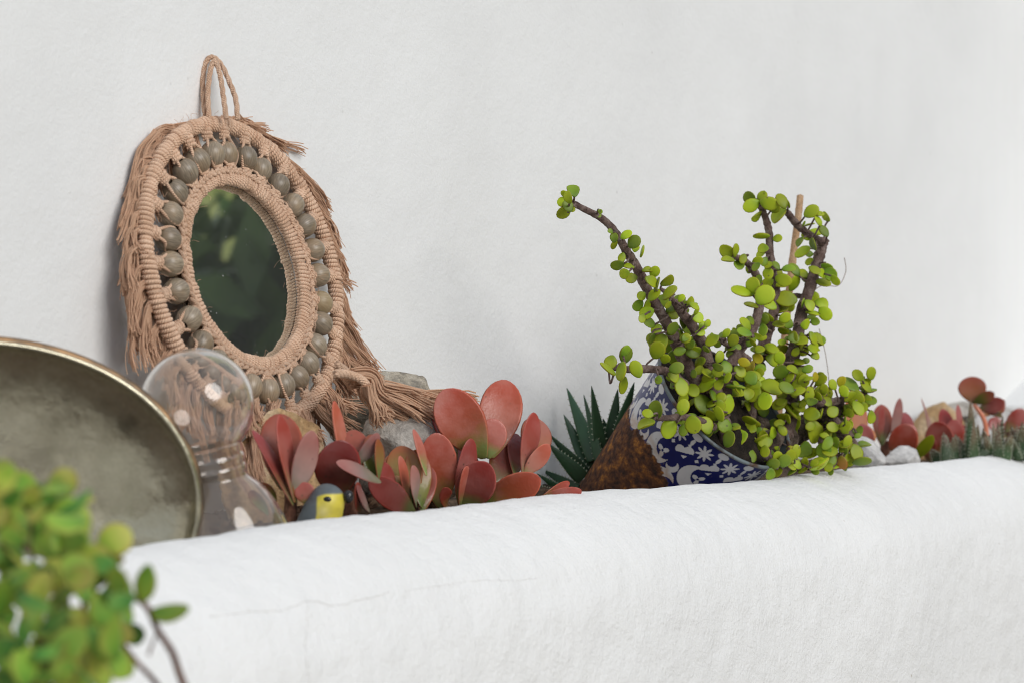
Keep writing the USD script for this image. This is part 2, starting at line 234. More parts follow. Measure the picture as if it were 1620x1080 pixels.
def succulent(name, base, mid, tip, edge, bloom=0.0, rough=0.27, translucent=0.08, sss=0.0, ep=(0.86, 1.0)):
    mat(name, {'u': ('texture_coordinate', {}), 's': ('separate_xyz', {}), 'g': ('geometry', {}), 'oi': ('object_info', {}), 'n': ('noise_texture', {'scale': 35, 'detail': 4}), 'n2': ('noise_texture', {'scale': 420, 'detail': 3}),
        'ad': ('math', {'math_type': 'multiply_add', 'value2': 0.8, 'value3': -0.4}), 'a2': ('math', {'math_type': 'add'}), 'r': ('rgb_ramp', {'ramp': [(0.05, base), (0.4, mid), (0.85, tip)]}),
        'e': ('map_range', {'value': 0, 'from_min': 0, 'from_max': 1, 'to_min': -1, 'to_max': 1}), 'ea': ('math', {'math_type': 'absolute'}), 'er': ('map_range', {'from_min': ep[0], 'from_max': ep[1], 'to_min': 0, 'to_max': 0.9, 'clamp': True}),
        'm': ('mix_color', {'b': edge}), 'bl': ('map_range', {'from_min': 0.42, 'from_max': 0.7, 'to_min': 0, 'to_max': bloom, 'clamp': True}), 'm2': ('mix_color', {'b': (0.60, 0.40, 0.35)}),
        'hr': ('map_range', {'to_min': 0.496, 'to_max': 0.514}), 'vr': ('map_range', {'to_min': 0.70, 'to_max': 1.28}), 'hv': ('hsv', {}), 'sp': ('voronoi_texture', {'scale': 95}), 'sm': ('map_range', {'from_min': 0.06, 'from_max': 0.13, 'to_min': 0.75, 'to_max': 0, 'clamp': True}), 'sn': ('map_range', {'from_min': 0.47, 'from_max': 0.58, 'to_min': 0, 'to_max': 1, 'clamp': True}), 'sx': ('math', {'math_type': 'multiply'}), 'm3': ('mix_color', {'b': (0.10, 0.06, 0.04)}), 'bp': ('bump', {'strength': 0.2, 'distance': 0.0012}),
        'p': ('principled_bsdf', {'roughness': rough, 'specular_ior_level': 0.4, 'subsurface_weight': sss, 'subsurface_scale': 0.003, 'subsurface_radius': (1.0, 0.8, 0.3)}), 't': ('translucent_bsdf', {}), 'mx': ('mix_closure', {'fac': translucent})},
        [('u.UV', 's.vector'), ('g.position', 'n.vector'), ('g.position', 'n2.vector'), ('n.fac', 'ad.value1'), ('ad.value', 'a2.value1'), ('s.x', 'a2.value2'), ('a2.value', 'r.fac'), ('s.y', 'e.value'), ('e.result', 'ea.value1'), ('ea.value', 'er.value'),
         ('r.color', 'm.a'), ('er.result', 'm.fac'), ('n.fac', 'bl.value'), ('bl.result', 'm2.fac'), ('m.result', 'm2.a'), ('m2.result', 'm3.a'), ('g.position', 'sp.vector'), ('sp.distance', 'sm.value'), ('n.fac', 'sn.value'), ('sm.result', 'sx.value1'), ('sn.result', 'sx.value2'), ('sx.value', 'm3.fac'), ('m3.result', 'hv.color'), ('oi.random', 'hr.value'), ('oi.random', 'vr.value'), ('hr.result', 'hv.hue'), ('vr.result', 'hv.value'),
         ('hv.color', 'p.base_color'), ('hv.color', 't.color'), ('n2.fac', 'bp.height'), ('bp.normal', 'p.normal'), ('p.BSDF', 'mx.closure1'), ('t.BSDF', 'mx.closure2')], 'mx.closure')
succulent('red_leaf', (0.15, 0.17, 0.045), (0.28, 0.050, 0.030), (0.36, 0.040, 0.033), (0.50, 0.085, 0.060), 0.24)
succulent('pink_leaf', (0.20, 0.23, 0.07), (0.36, 0.085, 0.062), (0.42, 0.066, 0.054), (0.54, 0.12, 0.09), 0.26)
succulent('dark_red_leaf', (0.09, 0.10, 0.028), (0.18, 0.032, 0.022), (0.24, 0.032, 0.026), (0.40, 0.055, 0.04), 0.10)
succulent('mauve_leaf', (0.13, 0.15, 0.075), (0.25, 0.16, 0.14), (0.32, 0.10, 0.092), (0.33, 0.06, 0.055), 0.3)
succulent('green_red_leaf', (0.09, 0.12, 0.028), (0.15, 0.14, 0.03), (0.27, 0.07, 0.03), (0.33, 0.05, 0.03), 0.05)
succulent('orange_leaf', (0.22, 0.13, 0.05), (0.42, 0.15, 0.06), (0.42, 0.10, 0.05), (0.40, 0.06, 0.03), 0.2)
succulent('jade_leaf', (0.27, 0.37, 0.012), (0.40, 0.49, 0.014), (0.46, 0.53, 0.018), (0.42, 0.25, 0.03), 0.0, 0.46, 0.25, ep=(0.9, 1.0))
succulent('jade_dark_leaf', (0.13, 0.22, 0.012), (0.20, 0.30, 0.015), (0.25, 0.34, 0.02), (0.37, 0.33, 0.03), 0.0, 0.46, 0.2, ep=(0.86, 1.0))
succulent('jade_yellow_leaf', (0.38, 0.36, 0.02), (0.52, 0.44, 0.02), (0.56, 0.45, 0.025), (0.5, 0.3, 0.03), 0.0, 0.38, 0.3)
succulent('jade_rust_leaf', (0.22, 0.18, 0.02), (0.34, 0.15, 0.02), (0.36, 0.12, 0.02), (0.3, 0.08, 0.02), 0.0, 0.4, 0.2)
succulent('trailing_leaf', (0.13, 0.28, 0.03), (0.24, 0.42, 0.05), (0.34, 0.48, 0.06), (0.48, 0.46, 0.08), 0.0, 0.5, 0.3, ep=(0.55, 1.0))
succulent('trailing_dark_leaf', (0.05, 0.16, 0.03), (0.10, 0.26, 0.04), (0.16, 0.32, 0.05), (0.32, 0.38, 0.07), 0.0, 0.5, 0.25, ep=(0.7, 1.0))
succulent('trailing_gold_leaf', (0.26, 0.38, 0.04), (0.44, 0.50, 0.07), (0.52, 0.50, 0.10), (0.52, 0.40, 0.10), 0.0, 0.5, 0.3, ep=(0.6, 1.0))
succulent('aloe_leaf', (0.035, 0.075, 0.035), (0.03, 0.085, 0.033), (0.025, 0.065, 0.03), (0.10, 0.17, 0.09), 0.0, 0.38, 0.05, ep=(0.9, 1.0))
succulent('spiky_leaf', (0.04, 0.075, 0.028), (0.042, 0.085, 0.032), (0.16, 0.10, 0.065), (0.10, 0.10, 0.06), 0.03, 0.5, 0.05, ep=(0.85, 1.0))
succulent('tree_leaf', (0.04, 0.08, 0.016), (0.055, 0.10, 0.02), (0.06, 0.11, 0.02), (0.06, 0.11, 0.02), 0.0, 0.5, 0.2)
succulent('tree_light_leaf', (0.10, 0.14, 0.02), (0.13, 0.18, 0.03), (0.16, 0.20, 0.035), (0.16, 0.2, 0.04), 0.0, 0.5, 0.3)
mat('ivory_tooth', {'p': ('principled_bsdf', {'base_color': (0.42, 0.45, 0.33), 'roughness': 0.6})}, [])
mat('printed_tin', {'c': ('attribute', {'attribute': 'paint'}), 'r': ('attribute', {'attribute': 'rust'}), 'g': ('geometry', {}), 'n': ('noise_texture', {'scale': 95, 'detail': 7, 'roughness': 0.66}), 'n2': ('noise_texture', {'scale': 420, 'detail': 3}),
    'rr': ('rgb_ramp', {'ramp': [(0.33, (0.022, 0.013, 0.010)), (0.46, (0.080, 0.032, 0.017)), (0.56, (0.17, 0.066, 0.022)), (0.66, (0.42, 0.17, 0.03))]}), 'm': ('mix_color', {}), 'ro': ('map_range', {'to_min': 0.3, 'to_max': 0.9}),
    'hm': ('math', {'math_type': 'multiply'}), 'bp': ('bump', {'strength': 0.7, 'distance': 0.0018}), 'p': ('principled_bsdf', {'specular_ior_level': 0.45})},
    [('g.position', 'n.vector'), ('g.position', 'n2.vector'), ('n.fac', 'rr.fac'), ('rr.color', 'm.b'), ('c.color', 'm.a'), ('r.fac', 'm.fac'), ('m.result', 'p.base_color'), ('r.fac', 'ro.value'), ('ro.result', 'p.roughness'), ('n.fac', 'hm.value1'), ('r.fac', 'hm.value2'), ('hm.value', 'bp.height'), ('bp.normal', 'p.normal')])
mat('grey_tin', {'g': ('geometry', {}), 'n': ('noise_texture', {'scale': 55, 'detail': 4}), 'r': ('rgb_ramp', {'ramp': [(0.42, (0.15, 0.18, 0.19)), (0.58, (0.085, 0.045, 0.028))]}), 'p': ('principled_bsdf', {'metallic': 0.3, 'roughness': 0.6})}, [('g.position', 'n.vector'), ('n.fac', 'r.fac'), ('r.color', 'p.base_color')])
mat('dark_tin', {'p': ('principled_bsdf', {'base_color': (0.055, 0.07, 0.08), 'roughness': 0.7})}, [])
mat('painted_clay', {'c': ('attribute', {'attribute': 'paint'}), 'g': ('geometry', {}), 'n': ('noise_texture', {'scale': 130, 'detail': 4}), 'mr': ('map_range', {'from_min': 0.3, 'from_max': 0.7, 'to_min': 0.85, 'to_max': 1.08}), 'm': ('mix_color', {'blend_type': 'multiply', 'fac': 1.0}), 'bp': ('bump', {'strength': 0.3, 'distance': 0.001}), 'p': ('principled_bsdf', {'roughness': 0.45})},
    [('g.position', 'n.vector'), ('n.fac', 'mr.value'), ('mr.result', 'm.b'), ('c.color', 'm.a'), ('m.result', 'p.base_color'), ('n.fac', 'bp.height'), ('bp.normal', 'p.normal')])
mat('black_gloss', {'p': ('principled_bsdf', {'base_color': (0.012, 0.012, 0.014), 'roughness': 0.22})}, [])

# ---------------------------------------------------------------- setting: ground, hillside, walls, soil
rng = np.random.default_rng(7); random.seed(7)
gx = np.linspace(-60, 80, 141); gy = np.linspace(-90, 0.6, 101)
X, Y = np.meshgrid(gx, gy, indexing='ij')
along = X * 0.83 - Y * 0.55                                    # the direction that the mirror looks back at
Z = np.maximum(along - 13.0, 0) * 0.75; Z = np.minimum(Z, 12 + 0.02 * along) + (fbm(np.stack([X, Y, 0 * X], -1) * 0.15, 3, 3) - 0.5) * np.clip(along - 12.5, 0, 3) * 0.6
near = along < 12.6; Z[near] = 0.0
gv, gf = grid(np.stack([X, Y, Z], -1))
gf = tris(gf); far = (gv[gf][:, :, 2].max(1) > 0.0)
obj('pavement', trimesh.Trimesh(gv, gf[~far], process=True), 'paving', kind='structure')
obj('hillside', trimesh.Trimesh(gv, gf[far], process=True), 'hill_grass', kind='structure')

def wall_face(xs, zs, y, amp, seed):
    X, Z = np.meshgrid(xs, zs, indexing='ij'); P = np.stack([X, 0 * X + y, Z], -1)
    d = amp * (fbm(np.stack([X * 1.7, 0 * X, Z * 1.7], -1), 3, seed) - 0.5) + 0.0012 * (fbm(np.stack([X * 28, 0 * X, Z * 28], -1), 3, seed + 5) - 0.5)
    P[..., 1] -= d; return P
xs = np.concatenate([np.arange(-2.5, 1.2, 0.1), np.arange(1.2, 4.4, 0.012), np.arange(4.4, 7.0, 0.1)]); zs = np.concatenate([np.arange(0.0, 0.7, 0.1), np.arange(0.7, 1.6, 0.012), np.arange(1.6, 3.05, 0.1)])
P = wall_face(xs, zs, 0.0, 0.012, 11)
fv, ff = grid(P); n0 = len(fv); bv = fv.copy(); bv[:, 1] = 0.3
a, b = P.shape[:2]; idx = np.arange(a * b).reshape(a, b)
loop = np.concatenate([idx[:, 0], idx[-1, 1:], idx[-2::-1, -1], idx[0, -2:0:-1]]); l2 = np.roll(loop, -1)
side = np.stack([loop, loop + n0, l2 + n0, l2], 1)
obj('house_wall', (np.vstack([fv, bv]), np.vstack([tris(ff)[:, ::-1], tris(ff) + n0, tris(side)])), 'wall_plaster', smooth=40, label='tall white plastered wall standing behind the mirror and the plants', cat='wall')

# the low planter wall: a hand plastered, rounded top
t = np.linspace(0, 1, 70)
prof = np.array([(0.02, -0.30), (0.012, -0.14), (0.0, -0.075), (-0.005, -0.035), (-0.018, -0.012), (-0.040, 0.0), (-0.072, -0.006), (-0.105, -0.026), (-0.130, -0.055), (-0.146, -0.10), (-0.155, -0.20), (-0.160, -0.40), (-0.165, -0.76)])
pc = spline(prof, 600); al_ = np.concatenate([[0], np.cumsum(np.linalg.norm(np.diff(pc, axis=0), axis=1))]); at_ = np.concatenate([np.arange(0.08, 0.74, 0.0048), np.linspace(0.76, al_[-1], 12)]); pc = np.stack([np.interp(at_, al_, pc[:, k]) for k in (0, 1)], 1)
xs = np.concatenate([np.arange(-2.4, 0.9, 0.06), np.arange(0.9, 3.6, 0.0045), np.arange(3.6, 6.9, 0.06)])
Pw = np.zeros((len(xs), len(pc), 3)); Pw[..., 0] = xs[:, None]; Pw[..., 1] = -PAR + 0.04 + pc[None, :, 0]; Pw[..., 2] = CREST + pc[None, :, 1]
lift = (fbm(np.stack([xs * 2.6, 0 * xs, 0 * xs], -1), 3, 21) - 0.5) * 0.010
Pw[..., 2] += lift[:, None] * np.clip(1 + pc[None, :, 1] * 5, 0, 1)
CRX, CRY = [-400, 0, 200, 415, 560, 720, 915, 1190, 1380, 1620, 2000], [925, 884, 861, 832, 815, 801, 780, 757, 738, 714, 676]
for _ in range(3):                        # the crest dips and rises as the real one does: hand plastered, never straight
    rel = Pw.reshape(-1, 3) - EYE; dz = rel @ FW; sx = 810 + FPX * (rel @ RT) / dz; sy = 540 - FPX * (rel @ UP) / dz
    ok = (dz > 0.5); bins = np.round(sx / 12).astype(int); fix = np.zeros(len(xs)); ridge = Pw[:, int(np.argmax(pc[:, 1]))]
    rr_ = ridge - EYE; rz = rr_ @ FW; rx_ = 810 + FPX * (rr_ @ RT) / rz
    for i in range(len(xs)):
        if rz[i] < 0.9 or not -300 < rx_[i] < 1900: continue
        sel = ok & (bins == int(round(rx_[i] / 12)))
        if sel.any(): fix[i] = (sy[sel].min() - np.interp(rx_[i], CRX, CRY)) / FPX * rz[i]
    good = np.nonzero(fix)[0]; fix = np.interp(np.arange(len(xs)), good, fix[good]); fix = np.convolve(np.pad(fix, 40, 'edge'), np.hanning(83)[1:-1] / np.hanning(83).sum(), 'valid')
    Pw[..., 2] += fix[:, None] * np.clip(1 + pc[None, :, 1] * 3, 0, 1)
nrm = np.stack([0 * pc[:, 0], -np.gradient(pc[:, 1]), np.gradient(pc[:, 0])], 1); nrm /= np.linalg.norm(nrm, axis=1, keepdims=True); nrm *= -1
q = Pw.copy(); d = 0.009 * (fbm(q * 5, 2, 31) - 0.5) + 0.0035 * (fbm(q * 22, 2, 32) - 0.5) + 0.0020 * (fbm(q * 55, 2, 33) - 0.5)
Pw += nrm[None] * d[..., None]
pv, pf = grid(Pw); n0 = len(pv)
k = Pw.shape[1]
ends = [np.concatenate([[0], np.arange(k)]), None]
pw = thing('planter_wall', 'low white plastered planter wall with rounded rough top edge in front', 'wall', (2.0, -PAR, 0))
obj('body', (pv, tris(pf)), 'parapet_plaster', pw)
from scipy.spatial import cKDTree
rel = pv - EYE; dz = rel @ FW; PXY = np.stack([810 + FPX * (rel @ RT) / dz, 540 - FPX * (rel @ UP) / dz], 1); PXY[(dz < 0.5)] = 1e6
front = np.nonzero(pv[:, 1] < -PAR - 0.02)[0]; TREE = cKDTree(PXY[front]); PN = vnormals(pv, tris(pf))
for pts, wd in (([(330, 975), (400, 968), (455, 962), (490, 950), (530, 957), (570, 948), (615, 936)], 0.00055), ([(486, 956), (485, 990), (482, 1030), (488, 1070), (490, 1110)], 0.0005), ([(640, 934), (700, 924), (760, 918), (850, 915)], 0.0003)):
    q = spline(pts, 60); q = q + np.stack([np.zeros(60), 2.2 * (noise(np.stack([np.arange(60) * 0.5, np.zeros(60), np.zeros(60)], 1), 5) - 0.5)], 1)
    dd, ii = TREE.query(q, k=4); wts = 1 / (dd + 1); wts /= wts.sum(1, keepdims=True); p = (pv[front][ii] * wts[..., None]).sum(1); nn = PN[front][ii[:, 0]]; nn = nn * np.sign((nn * (EYE - p)).sum(1))[:, None]
    p = p + nn * 0.0001; v, f, uv = tube(p, wd * 0.5 * (0.6 + 0.6 * noise(p * 200, 3)), 5); obj('crack', (v, f), 'crack_line', pw)
# buttress closing the trough at the far right
bx = []
for zz in np.linspace(0.6, 3.0, 60):
    x0 = 4.02 - 0.62 * math.exp(-(zz - 0.80) / 0.10) * (zz > 0.80) - (0.62 if zz <= 0.80 else 0) + 0.22 * 1
    x0 = 3.84 + 0.42 * (1 - math.exp(-max(zz - 0.80, 0) / 0.10))
    yy = np.linspace(0.0, -0.5, 40); w = np.clip(-yy / 0.20, 0, 1)
    bx.append(np.stack([x0 + 0.24 * (1 - np.sqrt(1 - (1 - w) ** 2)) * -0.0 + 0.16 * (1 - w) ** 2 * 0, yy, np.full_like(yy, zz)], 1))
bx = np.array(bx); bx[..., 0] += 0.02 * (fbm(bx * 4, 3, 41) - 0.5)
BV, BF = grid(bx); n0 = len(BV); b2 = BV.copy(); b2[:, 0] = 4.6
a, b = bx.shape[:2]; idx = np.arange(a * b).reshape(a, b); loop = np.concatenate([idx[:, 0], idx[-1, 1:], idx[-2::-1, -1], idx[0, -2:0:-1]]); l2 = np.roll(loop, -1)
obj('buttress', (np.vstack([BV, b2]), np.vstack([tris(BF), tris(BF)[:, ::-1] + n0, tris(np.stack([loop, l2, l2 + n0, loop + n0], 1))])), 'wall_plaster', smooth=40, label='white plastered buttress sweeping out of the wall at the far right', cat='buttress')
# soil in the trough, banked up towards the house wall
def soil_z(x, y): return CREST - 0.014 - 0.14 * np.clip(-y - 0.02, 0, 1) ** 0.9 + 0.012 * (fbm(np.stack([x * 9, y * 9, 0 * x], -1), 3, 51) - 0.5) + 0.035 * np.exp(-((x - 1.70) / 0.14) ** 2 - ((y + 0.12) / 0.09) ** 2)
xs = np.arange(0.6, 4.1, 0.010); ys = np.arange(-PAR - 0.005, 0.01, 0.010)
X, Y = np.meshgrid(xs, ys, indexing='ij'); Z = soil_z(X, Y) + 0.006 * (noise(np.stack([X * 120, Y * 120, 0 * X], -1), 5) - 0.5)
obj('soil', grid(np.stack([X, Y, Z], -1)), 'soil_earth', kind='structure')
chips = []
g = np.random.default_rng(12)
for _ in range(900):
    x, y = g.uniform(1.1, 2.4), g.uniform(-0.26, -0.03)
    if g.random() < 0.4: x, y = g.uniform(1.35, 1.75), g.uniform(-0.26, -0.10)
    m = trimesh.creation.icosphere(0); v = m.vertices * g.uniform(0.0015, 0.006, 3) * [1, 1, 0.6]; R_ = trimesh.transformations.random_rotation_matrix(g.random(3))[:3, :3]
    chips.append((v @ R_.T + [x, y, float(soil_z(np.array(x), np.array(y))) + 0.002], m.faces))
obj('bark_chips', join(chips), 'bark_chip', smooth=False, label='loose brown bark chips lying on the soil', cat='bark chips', kind='stuff')

# ---------------------------------------------------------------- stones
def stone(name, px, py, y, size, seed, m, label, **kw):
    c = on_y(px, py, y); t = thing('stone', label, 'stone', c); return None
def put_stone(px, py, y, size, seed, m, label, **kw):
    o = rock(on_y(px, py, y), size, seed, **kw)
    obj('stone', o, m, smooth=28, label=label, cat='stone', group='stones laid in the planter')
put_stone(640, 728, -0.110, (0.120, 0.060, 0.068), 3, 'grey_stone', 'big flat topped grey stone under the thick tassel', rot=0.45)
put_stone(618, 660, -0.042, (0.080, 0.036, 0.050), 9, 'speckled_stone', 'speckled beige stone against the wall beside the tassels', rot=-0.2)
put_stone(446, 756, -0.085, (0.080, 0.036, 0.064), 15, 'ochre_stone', 'ochre yellow stone that the mirror stands on', rot=0.1)
put_stone(1372, 722, -0.235, (0.070, 0.033, 0.029), 22, 'pale_stone', 'pale white stone on the right of the jade bush', rot=0.5)
put_stone(1428, 728, -0.225, (0.045, 0.028, 0.022), 27, 'pale_stone', 'smaller white stone before the right red plants', rot=0.2)
put_stone(1474, 690, -0.06, (0.080, 0.05, 0.062), 31, 'ochre_stone', 'sandy yellow stone behind the right red plants')
put_stone(1525, 652, -0.03, (0.30, 0.045, 0.026), 35, 'grey_stone', 'long low grey stone along the wall foot at right')
put_stone(1560, 690, -0.10, (0.10, 0.045, 0.055), 37, 'pale_stone', 'white stone behind the spiky right plant')

# ---------------------------------------------------------------- the macrame mirror
ALPHA = math.radians(12.0); O = EYE + 1.0168 * (np.array([1.5985, -0.0600, EYE[2] + 0.0865]) - EYE)
H_ = np.array([1.0, -0.0115, 0]); H_ = unit(H_); NH = np.array([-0.0115, -1.0, 0]); NH = unit(NH)
V_ = ZZ * math.cos(ALPHA) - NH * math.sin(ALPHA); N_ = NH * math.cos(ALPHA) + ZZ * math.sin(ALPHA); H_, V_ = H_ * 1.0168, V_ * 1.0168
def rp(r, ph, z=0.0):
    r, ph, z = np.broadcast_arrays(np.asarray(r, float), np.asarray(ph, float), np.asarray(z, float))
    return O + r[..., None] * (np.cos(ph)[..., None] * H_ + np.sin(ph)[..., None] * V_) + z[..., None] * N_
def on_ring(px, py, off=0.0):
    r = at(px, py, 1) - EYE; return EYE + ((O + off * N_ - EYE) @ N_) / (r @ N_) * r
mirror = thing('macrame_mirror', 'round mirror in a beaded macrame frame with peach cotton tassels', 'mirror', O)
def wound(R_, z, r_minor, cord, pitch, seed, squash=1.0, wob=0.0006):
    n = int(2 * np.pi * R_ / pitch); per = 14; s = np.arange(n * per) / (n * per)
    ph = s * 2 * np.pi; a = s * n * 2 * np.pi; g = np.random.default_rng(seed)
    jit = np.interp(s * n, np.arange(n + 1), g.normal(0, wob, n + 1))
    rr = R_ + (r_minor + jit) * np.cos(a); zz = z + (r_minor * squash + jit) * np.sin(a)
    p = rp(rr, ph, zz)
    v, f, uv = tube(p, cord, 6, cap=False, closed=True)
    q = rp(np.full(160, R_), np.linspace(0, 2 * np.pi, 160, endpoint=False), np.full(160, z)); c = tube(q, r_minor * min(1, squash), 8, closed=True)
    return join([(v, f, uv), c])
def sd(x): return x
v, f, uv = wound(0.1315, 0.0, 0.0052, 0.0021, 0.0041, 1); obj('outer_ring', (v, f), 'cotton_cord', mirror, uv=uv)
v, f, uv = wound(0.0828, 0.001, 0.0047, 0.0019, 0.0036, 2, squash=0.62); obj('inner_ring', (v, f), 'cotton_cord', mirror, uv=uv)
v, f, uv = wound(0.0812, -0.0036, 0.0022, 0.0013, 0.0029, 3, wob=0.0003); obj('inner_ring', (v, f), 'cotton_cord', mirror, uv=uv)
# a braid of crossing loops round the inner ring
br = []
nb = 84
for i in range(nb):
    ph = (i + 0.5) / nb * 2 * np.pi; e = 2 * np.pi / nb
    s = np.linspace(-1, 1, 7)
    for sg, r0 in ((1, 0.0880), (-1, 0.0908)):
        p = rp(r0 + 0.0016 * s * sg, ph + e * 0.62 * s + (0.2 * e if sg < 0 else 0), 0.0022 + 0.0028 * np.cos(s * 1.5) + rng.normal(0, 0.0004))
        br.append(tube(p, 0.0019 * (0.75 + 0.25 * np.cos(s * 1.4)), 6))
v, f, uv = join(br); obj('braid', (v, f), 'cotton_cord', mirror, uv=uv)
dv, df = lathe([(0.0, 0.0), (0.02, 0.0), (0.05, 0.0), (0.0785, 0.0), (0.0795, -0.001), (0.0795, -0.003), (0.0, -0.003)], 96)
obj('mirror_glass', (place(dv, O - 0.0060 * N_, H_, V_, N_), df), 'mirror_silver', mirror, smooth=25)
bv_, bf_ = lathe([(0.0, 0.0), (0.084, 0.0), (0.084, -0.003), (0.0, -0.003)], 64)
obj('backing', (place(bv_, O - 0.0100 * N_, H_, V_, N_), bf_), 'copper_brown', mirror, smooth=25)
NB = 28
for kk in range(NB):
    ph = -0.0017 + kk * 2 * np.pi / NB + rng.normal(0, 0.010); rc = 0.1052 + rng.normal(0, 0.0008)
    er = np.cos(ph) * H_ + np.sin(ph) * V_; et = -np.sin(ph) * H_ + np.cos(ph) * V_
    er2 = unit(er + rng.normal(0, 0.10) * et + rng.normal(0, 0.10) * N_); et2 = unit(np.cross(N_, er2)); n2 = np.cross(er2, et2)
    a = np.linspace(-1.28, 1.28, 15); bp = [(0.0027, z * 0.0085 * math.sin(1.28)) for z in (-1, 0, 1)]
    bead = [(0.0031, -0.0111)] + [(0.0112 * math.cos(t_) ** 0.9, 0.0116 * math.sin(t_)) for t_ in a] + [(0.0031, 0.0111), (0.0028, 0.0), (0.0031, -0.0111)]
    v, f = lathe(bead, 26); uvb = np.stack([np.repeat(np.linspace(0, 1, len(bead)), 26), np.tile(np.abs(np.linspace(-1, 1, 26)), len(bead))], 1)
    c = rp(rc, ph, 0.0015 + rng.normal(0, 0.0007))
    obj('bead', (place(v, c, et2, n2, er2), f), 'pale_wood' if kk == 27 else 'grey_wood', mirror, uv=uvb)
    right = math.cos(ph) > 0.25
    for sg in (-1, 1):
        z0 = 0.0062 if (sg > 0) == (kk % 3 != 1) else -0.002
        lat = 0.0102 if z0 < 0 else 0.0088
        if right and sg > 0: z0, lat = -0.004, 0.0102
        pr = [(0.0905, 0.002 * sg, 0.002), (0.0955, 0.0062 * sg, 0.004), (0.1040, lat * sg, z0), (0.1125, 0.0068 * sg, 0.005), (0.1180, 0.004 * sg, 0.004), (0.1250, 0.002 * sg, 0.003)]
        p = spline([rp(r_, ph + t_ / r_, z_) for r_, t_, z_ in pr], 14)
        v, f, uv = tube(p, 0.00145, 7); obj('cord', (v, f), 'cotton_cord', mirror, uv=uv)
    for r0, w, nn in ((0.0950, 0.0060, 2), (0.1215, 0.0062, 3)):
        ks = []
        for q in range(nn):
            s = np.linspace(-1, 1, 8)
            for sg in (-1, 1):
                p = rp(r0 + (q - 0.5) * 0.0033 + 0.0012 * s * sg, ph + w * s * 0.85 / r0, 0.0008 + 0.0042 * np.cos(s * 1.45) + 0.0005 * sg + rng.normal(0, 0.0003))
                ks.append(tube(p, 0.0021 * (0.8 + 0.2 * np.cos(s * 1.5)), 6))
        v, f, uv = join(ks); obj('knot', (v, f), 'cotton_cord', mirror, uv=uv)
# the double hanging loop
for pts in ([(326, 194), (322, 160), (321, 122), (327, 97), (337, 91), (350, 103), (363, 130), (373, 158), (376, 190)], [(331, 190), (329, 150), (333, 112), (340, 97), (348, 118), (353, 150), (358, 188)]):
    d0 = depth(on_ring(335, 200)); k0 = 0 if len(pts) == 9 else 1
    p = spline([at(x, y, d0 + (200 - y) / FPX * d0 * 0.28 - 0.006 * k0 - 0.002) for x, y in pts], 60)
    strands = []
    t_, n_, b_ = frames(p)
    for j in range(3):
        w = np.arange(60) * 0.55 + j * 2.094
        strands.append(tube(p + 0.00115 * (np.cos(w)[:, None] * n_ + np.sin(w)[:, None] * b_), 0.00145, 6))
    v, f, uv = join(strands); obj('hanging_loop', (v, f), 'cotton_cord', mirror, uv=uv)
def tassel(pts, spread, n, r0=0.0035, rs=0.00055, seed=0, wav=0.0012, seg=11, cutoff=0.16):
    g = np.random.default_rng(seed); P = spline(pts, seg); out = []
    t_, n_, b_ = frames(P); s = np.linspace(0, 1, seg)
    nb = max(3, n // 16); B = [(g.uniform(0, 2 * np.pi), math.sqrt(g.random()), g.normal(0, 0.5), 1 - abs(g.normal(0, cutoff)), g.uniform(0, 6.28, 2)) for _ in range(nb)]
    for i in range(n):                       # strands lie together in plies that fan out towards their cut ends
        a, q, tw, cutb, ph = B[i % nb]; rad = r0 * (1 - s) + spread * s ** 1.3; a2 = a + tw * s
        a3, q3 = g.uniform(0, 6.28), math.sqrt(g.random()); r3 = 0.45 * r0 * (1 - 0.3 * s) + spread * 0.38 * s ** 3
        off = (q * rad * np.cos(a2) + q3 * r3 * np.cos(a3 + 3 * s))[:, None] * n_ + (q * rad * np.sin(a2) + q3 * r3 * np.sin(a3 + 3 * s))[:, None] * b_
        w = wav * s[:, None] * (np.sin(8 * s + ph[0])[:, None] * n_ + np.sin(6.3 * s + ph[1])[:, None] * b_) + g.normal(0, 0.0012, 3) * s[:, None] + g.normal(0, 0.0022, 3) * s[:, None] ** 3 + g.normal(0, 0.00055, (seg, 3)) * s[:, None]
        cut = cutb - abs(g.normal(0, 0.05))
        p = P + off + w; u = np.linspace(0, max(cut, 0.4), seg); p = np.stack([np.interp(u, s, p[:, k]) for k in range(3)], 1)
        out.append(tube(p, np.full(seg, rs) * g.uniform(0.8, 1.25), 4, cap=False))
    return join(out)
